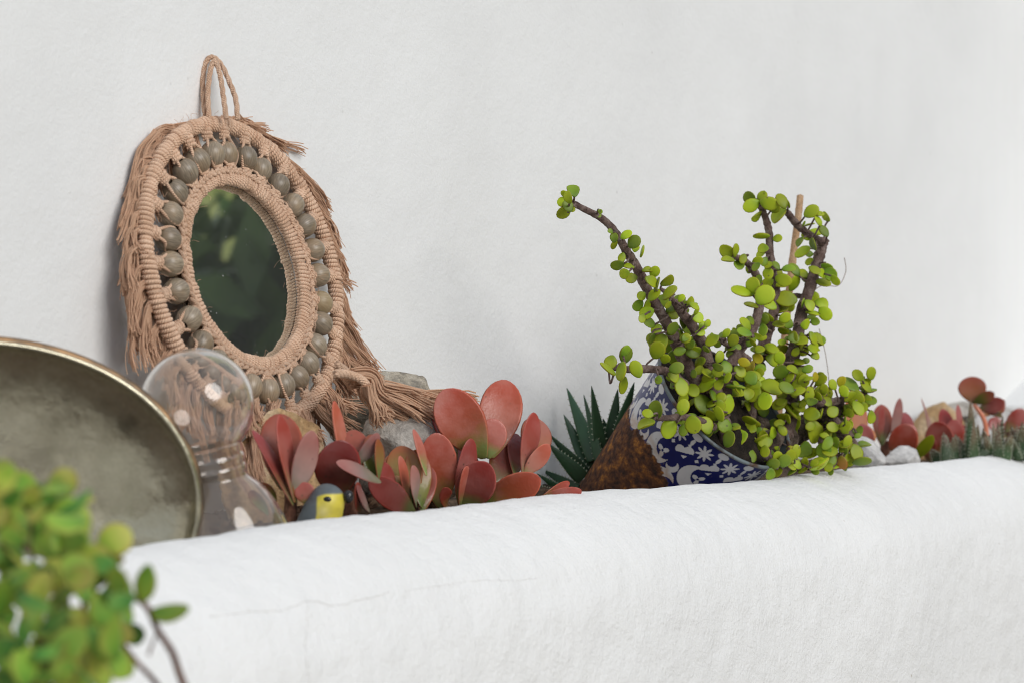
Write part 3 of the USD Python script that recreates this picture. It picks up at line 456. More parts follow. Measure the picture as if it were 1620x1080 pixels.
TS = [  # pixels of the photograph along each tassel, end spread in mm, strands
 ([(250, 213), (223, 252), (206, 330)], 8, 26), ([(243, 240), (210, 300), (196, 388)], 7, 26), ([(235, 275), (207, 345), (186, 408)], 7, 26), ([(229, 318), (206, 390), (192, 486)], 8, 30), ([(228, 350), (212, 420), (199, 490)], 7, 26),
 ([(230, 398), (214, 450), (217, 532)], 8, 26), ([(233, 425), (219, 485), (216, 562)], 9, 36), ([(239, 450), (230, 505), (226, 566)], 9, 36), ([(250, 482), (240, 532), (244, 572)], 7, 26), ([(264, 512), (256, 552), (262, 592)], 7, 24), ([(282, 540), (276, 580), (282, 625)], 7, 24),
 ([(275, 206), (252, 210), (240, 232)], 4, 34), ([(300, 200), (266, 206), (252, 228), (243, 262)], 5, 34), ([(262, 222), (238, 236), (226, 290)], 5, 24), ([(255, 246), (226, 290), (213, 350)], 5, 24), ([(233, 330), (212, 372), (206, 430)], 6, 24), ([(240, 236), (224, 262), (216, 318)], 5, 26),
 ([(366, 190), (398, 203), (442, 246)], 6, 22), ([(384, 198), (430, 224), (480, 256)], 9, 26), ([(372, 186), (392, 204), (404, 226)], 5, 22), ([(437, 240), (482, 280), (524, 330)], 6, 26), ([(468, 268), (503, 308), (529, 350)], 8, 28), ([(488, 298), (514, 340), (529, 385)], 7, 28), ([(500, 322), (521, 360), (532, 400)], 7, 26),
 ([(514, 360), (534, 408), (552, 455)], 7, 28), ([(520, 398), (538, 440), (555, 462)], 6, 24), ([(524, 428), (541, 480), (552, 522)], 6, 28), ([(528, 455), (544, 508), (563, 546)], 8, 28), ([(528, 488), (556, 536), (592, 600)], 14, 46), ([(526, 518), (560, 560), (598, 600)], 12, 46), ([(522, 550), (556, 578), (600, 606)], 11, 46),
 ([(512, 588), (538, 602), (560, 636)], 16, 60), ([(505, 606), (520, 626), (535, 668)], 18, 60), ([(498, 622), (524, 642), (574, 660)], 16, 60), ([(490, 636), (520, 668), (556, 690)], 16, 60), ([(482, 644), (484, 672), (470, 702)], 15, 40), ([(470, 640), (486, 670), (510, 706)], 14, 44),
 ([(402, 632), (402, 652), (406, 696)], 15, 40), ([(436, 636), (428, 662), (420, 706)], 13, 40), ([(408, 640), (398, 690), (402, 735), (420, 782)], 6, 40), ([(380, 640), (372, 680), (384, 740)], 10, 36)]
for i, (pts, sp, n) in enumerate(TS):
    off = -0.007 if i < 31 else -0.002
    P = [on_ring(x, y, off + (0.016 if i >= 35 else 0.004 if 31 <= i else -0.004) * j) for j, (x, y) in enumerate(pts)]
    v, f, uv = tassel(P, sp / 1000 * 0.68, int(n * 1.9), seed=i + 100, rs=0.00042, wav=0.0026, r0=0.0045); obj('tassel', (v, f), 'cotton_strand', mirror, uv=uv)
g = np.random.default_rng(44)
for dg in list(range(88, -62, -7)) + list(range(100, 232, 6)):          # more fringe all round, hanging as gravity takes it
    ph = math.radians(dg + g.normal(0, 2)); e = np.cos(ph) * H_ + np.sin(ph) * V_; t_ = np.sin(ph) * H_ - np.cos(ph) * V_
    left = dg > 95; L = g.uniform(0.040, 0.062); root = rp(0.1315, ph, -0.004)
    if left: P = [root, root + 0.012 * e - 0.15 * L * V_ - 0.003 * N_, root + g.uniform(0.014, 0.022) * e * (1 if dg < 195 else 0.5) - 0.6 * L * V_ - 0.006 * N_, root + g.uniform(0.012, 0.024) * e * (1 if dg < 195 else 0.3) - L * 1.1 * V_ - 0.004 * N_]
    else: P = [root, root + 0.009 * e + 0.12 * L * t_ - 0.003 * N_, root + g.uniform(0.012, 0.018) * e + 0.55 * L * t_ - 0.1 * L * V_ - 0.005 * N_, root + g.uniform(0.014, 0.026) * e + 0.85 * L * t_ - 0.25 * L * V_ - 0.004 * N_]
    v, f, uv = tassel(P, g.uniform(0.004, 0.008), 44, seed=500 + dg, rs=0.00042, wav=0.0024, r0=0.0045); obj('tassel', (v, f), 'cotton_strand', mirror, uv=uv)
for x, y in ((262, 560), (285, 585), (310, 600), (335, 618), (358, 628), (300, 570)):
    P = [on_ring(x, y, -0.012), on_ring(x - 2, y + 35, -0.010), on_ring(x + g.normal(0, 6), y + 75, -0.006), on_ring(x + g.normal(0, 8), y + 112, 0.0)]
    v, f, uv = tassel(P, 0.009, 60, seed=700 + x, rs=0.00044, wav=0.0024, r0=0.005); obj('tassel', (v, f), 'cotton_strand', mirror, uv=uv)
fz = []                                    # loose hairs standing off the wound cord
for _ in range(420):
    ph = g.uniform(0, 6.283); r_ = g.choice([0.1315, 0.1215, 0.0825, 0.095], p=[0.55, 0.2, 0.15, 0.1]); a = g.uniform(-0.6, 2.4); q = rp(r_ + 0.0068 * math.cos(a), ph, 0.0068 * math.sin(a))
    e = np.cos(ph) * H_ + np.sin(ph) * V_; d = unit(e * math.cos(a) + N_ * math.sin(a) + g.normal(0, 0.7, 3)); L = g.uniform(0.003, 0.010)
    fz.append(tube(np.array([q, q + d * L * 0.5 + g.normal(0, 0.0006, 3), q + d * L + g.normal(0, 0.0016, 3) - 0.15 * L * V_]), 0.00016, 3, cap=False))
v, f, uv = join(fz); obj('fuzz', (v, f), 'cotton_strand', mirror, kind='stuff')
# the three thick end tassels on the stones
for pts, D0, sp, n, r0 in (([(556, 600), (580, 600), (592, 624), (640, 640), (700, 668)], 2.00, 24, 190, 0.008), ([(584, 606), (592, 632), (600, 650), (612, 662)], 1.98, 9, 70, 0.006), ([(600, 618), (650, 626), (700, 624), (752, 630)], 2.08, 9, 70, 0.008)):
    P = [at(x, y, D0 + 0.0004 * (x - 590)) for x, y in pts]
    v, f, uv = tassel(P, sp / 1000 * 0.8, int(n * 1.7), r0=r0, rs=0.00062, seed=n, wav=0.0035, seg=16, cutoff=0.10); obj('tassel', (v, f), 'cotton_strand', mirror, uv=uv)
for pts, D0 in (([(530, 590), (552, 592), (574, 602), (588, 622)], 1.985), ([(532, 575), (560, 596), (590, 612), (606, 620)], 2.03)):
    p = spline([at(x, y, D0 + 0.0004 * (x - 590)) for x, y in pts], 30); t_, n_, b_ = frames(p); st = []
    for j in range(4):
        w = np.arange(30) * 0.6 + j * 1.571; st.append(tube(p + 0.0021 * (np.cos(w)[:, None] * n_ + np.sin(w)[:, None] * b_), 0.0021, 6))
    v, f, uv = join(st); obj('cord', (v, f), 'cotton_cord', mirror, uv=uv)

# ---------------------------------------------------------------- glass vessel and brass bowl
gb = at(312, 640, 1.70); gax = unit(0.20 * -RT + 0.97 * ZZ - 0.10 * FH); gx_, gy_, gz_ = unit(np.cross(gax, FH)), None, gax; gy_ = np.cross(gz_, gx_)
outer = [(0.0, 0.0), (0.045, 0.0), (0.050, 0.006), (0.0515, 0.03), (0.0505, 0.055), (0.0455, 0.085), (0.036, 0.108), (0.0275, 0.118), (0.0262, 0.122), (0.0272, 0.126), (0.0262, 0.130), (0.0272, 0.134), (0.0262, 0.138), (0.0265, 0.142)]
cz, R0 = 0.178, 0.0425
a0 = math.asin(0.0265 / R0)
globe = [(R0 * math.sin(t_), cz - R0 * math.cos(t_)) for t_ in np.linspace(a0, math.pi * 0.992, 40)]
outer += globe
def inset(p, d):
    p = np.asarray(p); t_ = np.gradient(p, axis=0); n_ = np.stack([-t_[:, 1], t_[:, 0]], 1); n_ /= np.linalg.norm(n_, axis=1, keepdims=True); q = p + n_ * d; q[:, 0] = np.maximum(q[:, 0], 0); return q
ins = inset(outer, 0.0022); ins[0] = (0, 0.004); ins[1, 1] = 0.004
prof = outer + [(0.0004, cz + R0)] + [tuple(x) for x in ins[::-1]]
v, f = lathe(spline(prof, 260), 90); base = gb - cz * gz_
vessel = thing('glass_vessel', 'clear glass vessel with ribbed neck and round globe top before the mirror', 'glass vessel', base)
obj('glass_body', (place(v, base, gx_, gy_, gz_), tris(f)), 'clear_glass', vessel)
bc = at(-42, 806, 1.612); bn = unit(-FH + 0.35 * RT - 0.02 * ZZ); bx_ = unit(np.cross(ZZ, bn)); by_ = np.cross(bn, bx_); Rb, OV = 0.118, 1.36
bowl = thing('metal_dish', 'large tarnished brass oval dish tipped on its side at left', 'dish', bc)
th = np.linspace(0, math.pi / 2, 30)
pin = [(0.0, -0.036)] + [(0.030 * t_, -0.036 + 0.001 * t_) for t_ in (0.3, 0.7, 1.0)] + [(0.030 + (Rb - 0.031) * math.sin(t_), -0.035 + 0.035 * (1 - math.cos(t_))) for t_ in th[1:]]
pout = [(r_ + 0.0022 * min(1, i / 6), z_ - 0.0024) for i, (r_, z_) in enumerate(pin)]
lip = [(Rb - 0.0004, 0.0006), (Rb + 0.0006, 0.0010), (Rb + 0.0018, 0.0004), (Rb + 0.0022, -0.0008), (Rb + 0.0018, -0.0026)]
v, f = lathe(pin + lip + pout[::-1], 140)
dent = 0.0035 * (fbm(np.stack([v[:, 0] * 22, v[:, 1] * 22, 0 * v[:, 0]], 1), 3, 9) - 0.5); v[:, 2] += dent
obj('dish_shell', (place(v * [OV, 1, 1], bc, bx_, by_, bn), f), 'tarnished_brass', bowl)
a = np.linspace(0, 2 * np.pi, 140, endpoint=False)
p = bc + (Rb + 0.0022) * (OV * np.cos(a)[:, None] * bx_ + np.sin(a)[:, None] * by_) - 0.0060 * bn
v, f, uv = tube(p, 0.0034, 10, closed=True); obj('rim_band', (v, f), 'copper_brown', bowl)

# ---------------------------------------------------------------- red flapjack succulents
def c3(x, y): return 370 + x * 0.358, 580 + y * 0.358
def c6(x, y): return 1280 + x * 0.2222, 540 + y * 0.2222
def flap(parent, conv, sc, D, b, t, w, face, m, dd=0.0, lean=0.0, shape='paddle', cup=0.20, bend=0.0, th=0.0062):
    (bx0, by0), (tx0, ty0) = conv(*b), conv(*t)
    B = at(bx0, by0, D); Tp = at(tx0, ty0, D + dd)
    L = np.linalg.norm(Tp - B); W = w * sc / FPX * D
    view = unit(EYE - (B + Tp) / 2); x = unit(Tp - B); n = unit(view - x * (view @ x)); n = turn(n, x, math.radians(face))
    xx, yy, zz = axes(x, n)
    v, f, uv = leaf(L * 1.03, W, min(th, W * 0.25), shape, cup=cup, bend=bend, nu=15, nv=14, wave=rng.normal(0, 0.5))
    v[:, 2] -= bend * L * (v[:, 0] / L)            # keeps the tip where it was asked for
    return obj('leaf', (place(v, B, xx, yy, zz), f), m, parent, uv=uv)
def stem_part(parent, conv, pts, D, r, m='vine_stem'):
    p = spline([at(*conv(x, y), D) for x, y in pts], 12); v, f, uv = tube(p, np.linspace(r, r * 0.8, 12), 8); obj('stem', (v, f), m, parent)
R, DR, PK, MV, GR, OR = 'red_leaf', 'dark_red_leaf', 'pink_leaf', 'mauve_leaf', 'green_red_leaf', 'orange_leaf'
plants = [
 ('red paddle leaved succulent with upright narrow leaves beside the glass vessel', 1.80, (250, 640), [
  ((215, 545), (203, 215), 195, 8, DR, 0.03), ((262, 600), (203, 222), 130, 66, PK, -0.005, 0.06), ((268, 575), (345, 288), 125, 28, MV, 0.0, 0.05), ((262, 610), (86, 288), 100, 60, PK, -0.01, -0.08), ((330, 610), (300, 512), 90, 0, R, 0.0), ((180, 640), (105, 515), 100, 20, GR, 0.01), ((270, 600), (250, 350), 110, 75, GR, 0.015)]),
 ('dark red succulent with broad leaves standing right behind the bird', 1.85, (520, 610), [
  ((440, 585), (470, 330), 205, 5, DR, -0.02), ((500, 520), (445, 160), 110, 68, PK, 0.01, 0.04), ((545, 470), (530, 282), 125, 15, DR, 0.02), ((530, 440), (636, 296), 85, 40, MV, 0.0), ((600, 500), (618, 305), 125, 30, GR, 0.02), ((650, 510), (458, 425), 85, 45, MV, -0.03), ((640, 500), (636, 322), 80, 62, GR, 0.0), ((560, 640), (540, 520), 85, 60, DR, -0.03, 0.1), ((600, 640), (545, 530), 60, 60, MV, -0.03, 0.1), ((560, 480), (590, 350), 140, 5, GR, 0.04)]),
 ('succulent with green and rust red leaves in the middle of the group', 1.93, (790, 640), [
  ((770, 630), (738, 355), 165, 5, GR, 0.02), ((830, 625), (800, 372), 125, 25, GR, 0.02), ((775, 610), (733, 398), 80, 62, PK, -0.01), ((806, 620), (790, 440), 75, 58, MV, -0.02), ((800, 640), (602, 505), 125, 12, DR, -0.05), ((745, 590), (624, 422), 90, 42, PK, -0.03), ((850, 480), (797, 280), 80, 62, PK, 0.02), ((730, 520), (688, 392), 80, 10, OR, 0.03), ((830, 640), (850, 440), 110, 0, DR, 0.03)]),
 ('largest red succulent with two broad round leaves raised on top', 2.02, (1060, 640), [
  ((915, 628), (890, 300), 175, 10, R, -0.02), ((985, 430), (893, 190), 120, 48, R, 0.02), ((1108, 405), (925, 112), 215, 0, R, -0.01), ((1140, 400), (1200, 66), 195, 5, R, 0.03), ((1122, 405), (1150, 232), 138, 0, PK, 0.0), ((1275, 480), (1325, 208), 115, 48, PK, 0.0), ((1320, 430), (1340, 232), 150, 15, OR, 0.04), ((1280, 480), (1390, 345), 95, 35, PK, 0.0), ((995, 580), (1045, 322), 120, 42, PK, -0.01), ((1000, 620), (1022, 445), 95, 60, PK, -0.03), ((1005, 630), (1120, 428), 175, 0, PK, -0.03), ((1100, 612), (1345, 490), 145, 5, R, -0.03), ((1150, 510), (1240, 345), 160, 0, DR, 0.03), ((1335, 590), (1532, 548), 75, 20, R, 0.0), ((1340, 585), (1480, 512), 60, 45, R, 0.02), ((945, 630), (930, 535), 60, 40, R, -0.04), ((1240, 480), (1250, 300), 100, 30, R, 0.04), ((1060, 520), (985, 350), 130, 20, R, 0.03)])]
for label, D, base, leaves in plants:
    p = thing('red_succulent', label, 'succulent', at(*c3(*base), D), 'red paddle leaved succulents in the planter')
    for L_ in leaves: flap(p, c3, 0.358, D, *L_[:5], dd=L_[5], bend=L_[6] if len(L_) > 6 else rng.normal(0, 0.03))
    stem_part(p, c3, [(base[0] - 20, base[1] + 160), base, (base[0], base[1] - 90)], D + 0.01, 0.006)
p = None
plants_r = [
 ('orange red succulent half hidden behind the jade bush', 2.95, (420, 790), [((372, 720), (300, 420), 175, 10, OR, 0.05), ((440, 790), (375, 590), 120, 10, R, 0.0), ((430, 740), (420, 600), 110, 30, OR, 0.03)]),
 ('red succulent with pale striped upright leaves behind the white stones', 3.05, (540, 800), [((520, 740), (520, 455), 145, 8, DR, 0.03), ((505, 730), (512, 452), 80, 55, PK, -0.02), ((590, 720), (645, 410), 95, 40, MV, 0.0), ((640, 860), (690, 590), 210, 5, R, -0.03), ((700, 700), (690, 510), 110, 20, R, 0.05), ((745, 850), (875, 670), 95, 20, 'jade_leaf', -0.05), ((770, 720), (700, 590), 90, 30, R, 0.0)]),
 ('red succulent with arching leaves just behind the spiky plant', 3.15, (940, 840), [((955, 850), (905, 575), 205, 5, R, -0.04), ((890, 740), (800, 408), 60, 50, MV, 0.0, -0.05), ((1020, 800), (955, 485), 120, 20, R, 0.04), ((1085, 700), (1060, 455), 60, 55, PK, 0.02), ((1010, 850), (1040, 560), 150, 10, R, 0.0), ((860, 850), (850, 680), 110, 20, R, -0.05), ((1150, 700), (1050, 590), 80, 30, R, 0.03)]),
 ('tall red succulent with one round leaf high above the others', 3.25, (1260, 720), [((1170, 440), (1155, 252), 200, 0, OR, 0.0), ((1165, 440), (1315, 368), 90, 10, GR, -0.02), ((1205, 480), (1385, 430), 120, 20, DR, 0.0), ((1340, 500), (1395, 430), 90, 40, DR, 0.02), ((1240, 530), (1300, 440), 90, 30, OR, 0.02), ((1370, 540), (1260, 450), 100, 30, DR, 0.03)]),
 ('red succulent at the far right edge', 3.30, (1440, 740), [((1400, 640), (1530, 488), 130, 10, R, 0.0), ((1380, 640), (1285, 555), 110, 20, R, 0.0), ((1430, 660), (1520, 600), 120, 10, OR, 0.02), ((1450, 700), (1560, 640), 130, 10, DR, 0.0), ((1400, 700), (1450, 560), 110, 10, R, 0.04)])]
for label, D, base, leaves in plants_r:
    p = thing('red_succulent', label, 'succulent', at(*c6(*base), D), 'red paddle leaved succulents in the planter')
    for L_ in leaves: flap(p, c6, 0.2222, D, *L_[:5], dd=L_[5], bend=L_[6] if len(L_) > 6 else rng.normal(0, 0.03), th=0.006)
    if 'tall' in label: stem_part(p, c6, [(1265, 840), (1262, 640), (1240, 540), (1175, 445)], D, 0.004, 'pink_leaf')
    else: stem_part(p, c6, [(base[0], base[1] + 160), base, (base[0], base[1] - 90)], D + 0.01, 0.008)

# ---------------------------------------------------------------- spiky rosettes
def spikes(parent, conv, sc, D, leaves, m, teeth, n_t=11):
    for (t, b, w) in leaves:
        B = at(*conv(*b), D + rng.normal(0, 0.008)); Tp = at(*conv(*t), D + rng.normal(0, 0.02)); x = unit(Tp - B); L = np.linalg.norm(Tp - B); W = w * sc / FPX * D
        view = unit(EYE - B); n = turn(unit(view - x * (view @ x)), x, rng.normal(0, 0.45)); xx, yy, zz = axes(x, n)
        bd = rng.normal(0.0, 0.05); v, f, uv = leaf(L, W * 1.15, W * 0.45, 'spike', cup=0.25, bend=bd, nu=12, nv=10); v[:, 2] -= bd * v[:, 0]
        lf = obj('leaf', (place(v, B, xx, yy, zz), f), m, parent, uv=uv)
        tt = []
        for i in range(n_t):
            u = 0.06 + 0.86 * i / n_t; hw = W * 1.15 / 2 * (1 - u) ** 0.75 * (1 - 0.25 * math.exp(-u * 9)); zc = 0.25 * W * 1.15 * ((1 - u) ** 0.75) ** 2 * 0.5 + bd * L * (u * u - u)
            for sg in (-1, 1):
                q = np.array([(u * L - 0.0010, sg * (hw - 0.0006), zc - 0.0006), (u * L + 0.0010, sg * (hw - 0.0006), zc - 0.0006), (u * L, sg * (hw - 0.0006), zc + 0.0010), (u * L + 0.0008, sg * (hw + 0.0018), zc)])
                tt.append((q, np.array([(0, 1, 3), (1, 2, 3), (2, 0, 3), (0, 2, 1)])))
            if teeth:
                for _ in range(2):
                    yv = rng.uniform(-0.8, 0.8) * hw; zz0 = (yv / max(W * 0.575, 1e-6)) ** 2 * 0.25 * W * 1.15 * 0.5 + bd * L * (u * u - u) + W * 0.2 * math.sqrt(max((1 - u) ** 0.75, 0)) * (1 - 0.45 * u) * math.sqrt(max(1 - (yv / hw) ** 2, 0))
                    c0 = np.array([u * L + rng.uniform(0, 0.07) * L, yv, zz0]); s_ = 0.0011
                    tt.append((c0 + s_ * np.array([(1, 0, -.3), (-.5, .9, -.3), (-.5, -.9, -.3), (0, 0, 0.9)]), np.array([(0, 1, 3), (1, 2, 3), (2, 0, 3), (0, 2, 1)])))
        q = join(tt); obj('spines', (place(q[0], B, xx, yy, zz), q[1]), 'ivory_tooth', lf, smooth=False, kind='stuff')
def c5(x, y): return 850 + x * 0.3519, 520 + y * 0.3519
al = thing('aloe_plant', 'dark green aloe with pointed leaves behind the rusty tin', 'aloe', at(*c5(280, 660), 2.36))
spikes(al, c5, 0.3519, 2.53, [((132, 262), (262, 590), 82), ((243, 252), (292, 560), 66), ((208, 292), (282, 590), 60), ((362, 268), (330, 520), 74), ((437, 236), (366, 470), 62), ((118, 382), (240, 640), 80), ((52, 470), (220, 650), 60), ((46, 512), (205, 670), 76), ((10, 626), (185, 720), 52), ((-4, 648), (140, 740), 50), ((295, 400), (335, 560), 70), ((-10, 700), (120, 760), 46)], 'aloe_leaf', False)
hw_ = thing('spiky_succulent', 'grey green spiky rosette plant at the right end of the planter', 'succulent', at(*c6(1240, 830), 3.08))
SPK = []
for (cx_, cy_, n_, hh_) in ((1000, 880, 5, 260), (1165, 870, 7, 360), (1345, 860, 7, 370), (1510, 840, 6, 340)):
    for q in range(n_):
        f_ = (q + 0.5) / n_ * 2 - 1; f_ += rng.normal(0, 0.12); h_ = hh_ * (1 - 0.45 * abs(f_)) * rng.uniform(0.72, 1.12)
        SPK.append(((cx_ + f_ * 135, cy_ - h_), (cx_ + f_ * 45, cy_), rng.uniform(80, 115)))
SPK.append(((1148, 412), (1165, 860), 100))
spikes(hw_, c6, 0.2222, 3.04, SPK, 'spiky_leaf', True)

# ---------------------------------------------------------------- the bird
bd0 = at(515, 802, 1.80); bird = thing('bird_figurine', 'small painted bird figurine with yellow face and grey back peeking over planter edge', 'figurine', bd0)
s1 = 1.80 / FPX
m = trimesh.creation.icosphere(5); v = m.vertices.copy()
F_, Rr, U_ = FH, RT, ZZ
X_, Y_, Zv = v[:, 0], v[:, 1], v[:, 2]           # x right in the picture, y away, z up; unit sphere turned into head and body
zz_ = Zv * 34; cx = np.interp(zz_, [-34, -18, -4, 8, 20, 34], [-16, -12, -4, 1, 3, 2]); wx = np.interp(zz_, [-34, -22, -6, 8, 20, 34], [1.75, 1.45, 1.12, 1.0, 0.98, 1.0])
px_ = cx + X_ * 30 * wx; py_ = Y_ * 29 * np.interp(zz_, [-34, -10, 10, 34], [1.3, 1.1, 1.0, 1.0]); pz_ = zz_ * np.where(zz_ < 0, 1.7, 0.97)
w3 = bd0 + s1 * (px_[:, None] * Rr + py_[:, None] * F_ + (pz_ + 5)[:, None] * U_)
face = (px_ > -13 + 0.0 * pz_ - np.clip(-pz_ - 12, 0, 30) * 0.15) & (pz_ < 20 - 0.06 * np.maximum(6 - px_, 0) ** 1.5) 
blend = np.clip((px_ + 13 + np.clip(-pz_ - 12, 0, 30) * 0.15) / 3, 0, 1) * np.clip((19 - 0.05 * np.maximum(4 - px_, 0) ** 1.6 - pz_) / 3, 0, 1)
yel = np.array([0.60, 0.50, 0.055]) * (0.9 + 0.2 * fbm(w3 * 90, 3, 3))[:, None]; pale = np.array([0.60, 0.54, 0.30]); gm = np.exp(-(((px_ + 2) / 9) ** 2 + ((pz_ + 10) / 9) ** 2))[:, None] * 0.5
yel = yel * (1 - gm) + pale * gm
gry = np.array([0.105, 0.125, 0.135]) * (0.85 + 0.3 * fbm(w3 * 140, 3, 8))[:, None]
obj('body', (w3, m.faces), 'painted_clay', bird, paint=gry * (1 - blend[:, None]) + yel * blend[:, None])
def ball(px, py, dy, rx, ry, rz):
    q = trimesh.creation.icosphere(3); vv = q.vertices * [rx, ry, rz]
    return bd0 + s1 * ((px + vv[:, :1]) * Rr + (dy + vv[:, 1:2]) * F_ + (py + 5 + vv[:, 2:]) * U_), q.faces
obj('eye', ball(5, 9.5, -27.0, 6.2, 3.0, 4.6), 'black_gloss', bird)
v, f = ball(36, 12.5, -4, 8.5, 8.0, 10.5); obj('beak', (v, f), 'black_gloss', bird)

# ---------------------------------------------------------------- the tin
A_ = math.asin(0.48); iy = unit(np.array([0.65, 0.76]))     # image direction of the axis (right, up)
tax = unit(math.cos(A_) * (iy[0] * RT + iy[1] * UP) - math.sin(A_) * FW); tc = at(1146, 640, 2.44)
tin = thing('tin_can', 'tilted tin can with blue and white star print, half eaten by rust', 'tin can', tc - 0.24 * tax)
t1 = unit(np.cross(tax, FW)); t2 = np.cross(tax, t1)
if t2 @ FW > 0: t1, t2 = -t1, -t2                        # t2 faces the camera
RT_, RB_, HT_ = 128 / FPX * 2.44, 0.048, 0.24
nu, nv = 760, 420
th = np.linspace(-math.pi, math.pi, nu); hh = np.linspace(0, HT_, nv)       # h: distance below the mouth
TH, HH = np.meshgrid(th, hh, indexing='ij'); rad = RT_ + (RB_ - RT_) * HH / HT_
S = TH * RT_ * 1000; V = HH * 1000                         # millimetres round the tin from the line nearest the camera, and down from the rim
ER = np.sin(TH)[..., None] * t1 + np.cos(TH)[..., None] * t2
nz = fbm(np.stack([S * 0.05, V * 0.05, 0 * S], -1), 5, 77); n2 = fbm(np.stack([S * 0.3, V * 0.3, 0 * S], -1), 4, 78)
edge = np.interp(S, [-70, -15, 25, 60, 110], [88, 76, 60, 58, 66]) + 16 * (nz - 0.5) * 2 + 7 * (n2 - 0.5)
RUSTLINE = edge
rust = np.clip((V - edge) / 3.0 + 0.5, 0, 1)
spots = np.clip((n2 - 0.76) * 18, 0, 1) * np.clip((V - edge + 30) / 30, 0.12, 1); rust = np.maximum(rust, spots)
rust = np.maximum(rust, np.clip((1.4 - np.abs(V - 0.8)) * (S > 6), 0, 1))
white = np.zeros_like(S, bool)
def local(s0, v0): return S - s0, V - v0
P_ = 35.0
for k in range(-9, 10):
    s0 = k * P_ + 23
    x, y = local(s0, 17); r = np.hypot(x, y); a = np.arctan2(y, x); white |= r < 10.4 * (0.42 + 0.58 * np.abs(np.cos(4 * (a + 0.2))) ** 2.0)
    x, y = local(s0 + P_ * 0.5, 6.5); white |= (x / 6.5) ** 2 + (y / 4.2) ** 2 < 1
    x, y = local(s0 + P_ * 0.5, 15.0); white |= (x / 2.2) ** 2 + (y / 4.4) ** 2 < 1
    x, y = local(s0 + P_ * 0.5, 21.0); white |= (np.abs(x) + np.abs(y) < 2.4)
    x, y = local(s0 + P_ * 0.5 - 1, 33); c_, s_ = math.cos(0.55), math.sin(0.55); x, yy = x * c_ + y * s_, -x * s_ + y * c_ + 3.5            # heart split by a slanting bar
    heart = ((np.hypot(x - 5.2, yy) < 5.9) | (np.hypot(x + 5.2, yy) < 5.9) | ((np.abs(x) * 1.05 + yy < 10.4) & (yy > -1)))
    white |= heart & ~(np.abs(yy - 4.6) < 1.7)
    x, y = local(s0, 31); white |= (np.abs(x) + np.abs(y) < 2.8)
    x, y = local(31 + 54 * k, 52); moon = (np.hypot(x, y) < 18) & ~(np.hypot(x + 8, y + 7) < 13.0); white |= moon
    a = np.arctan2(y + 2, x + 6); r = np.hypot(x + 6, y + 2); white |= (r < 8.5 * (0.62 + 0.38 * np.cos(3 * a + 0.6))) & (r > 1.6)
    x, y = local(31 + 54 * k + 27, 56); white |= (np.hypot(x, y) < 8) & ~(np.hypot(x - 4, y + 4) < 6.5)
    x, y = local(31 + 54 * k + 27, 80); white |= (np.hypot(x, y) < 17) & ~(np.hypot(x + 8, y - 4) < 13.0)
white |= np.abs(V - 96) < 3
blue = np.array([0.010, 0.014, 0.095]); wh = np.array([0.60, 0.59, 0.60])
paint = np.where(white[..., None], wh, blue) * (0.9 + 0.2 * nz)[..., None]
halo = np.clip(1 - np.abs(V - edge + 6) / 9, 0, 1) * np.clip((nz - 0.35) * 3, 0, 1)
paint = paint * (1 - 0.55 * halo[..., None] * white[..., None]) + np.array([0.42, 0.22, 0.07]) * (0.55 * halo * white)[..., None]
rad2 = rad + rust * 0.0005 * (n2 - 0.3) * 2
PT = tc - HH[..., None] * tax + rad2[..., None] * ER
v, f = grid(PT); obj('tin_side', (v, f), 'printed_tin', tin, paint=paint.reshape(-1, 3), rust=rust.reshape(-1))
aa = np.linspace(0, 2 * np.pi, 96, endpoint=False)
p = tc + 0.0004 * tax + (RT_ + 0.0004) * (np.sin(aa)[:, None] * t1 + np.cos(aa)[:, None] * t2); v, f, uv = tube(p, 0.0021, 8, closed=True); obj('rim', (v, f), 'grey_tin', tin)
v, f = lathe([(RT_ + (RB_ - RT_) * h_ / HT_ - 0.0016, -h_) for h_ in (0.001, 0.03, 0.06, 0.10)], 64); obj('inside', (place(v, tc, t1, t2 * -1, tax), f), 'dark_tin', tin)
v, f = lathe([(RB_, 0.0), (RB_ - 0.002, -0.002), (0.0, -0.002)], 64); obj('bottom', (place(v, tc - HT_ * tax, t1, t2 * -1, tax), f), 'dark_tin', tin)
sv, sf = lathe([(r_, 0.0) for r_ in np.linspace(RT_ - 0.007, 0.0001, 24)], 64); sv = place(sv, tc - 0.016 * tax, t1, t2 * -1, tax); sv = sv + (0.012 * (fbm(sv * 60, 4, 5) - 0.5) + 0.030 * np.clip(1 - np.linalg.norm(sv - tc, axis=1) / RT_, 0, 1))[:, None] * tax
obj('potting_soil', (sv, sf), 'dark_soil', tin)

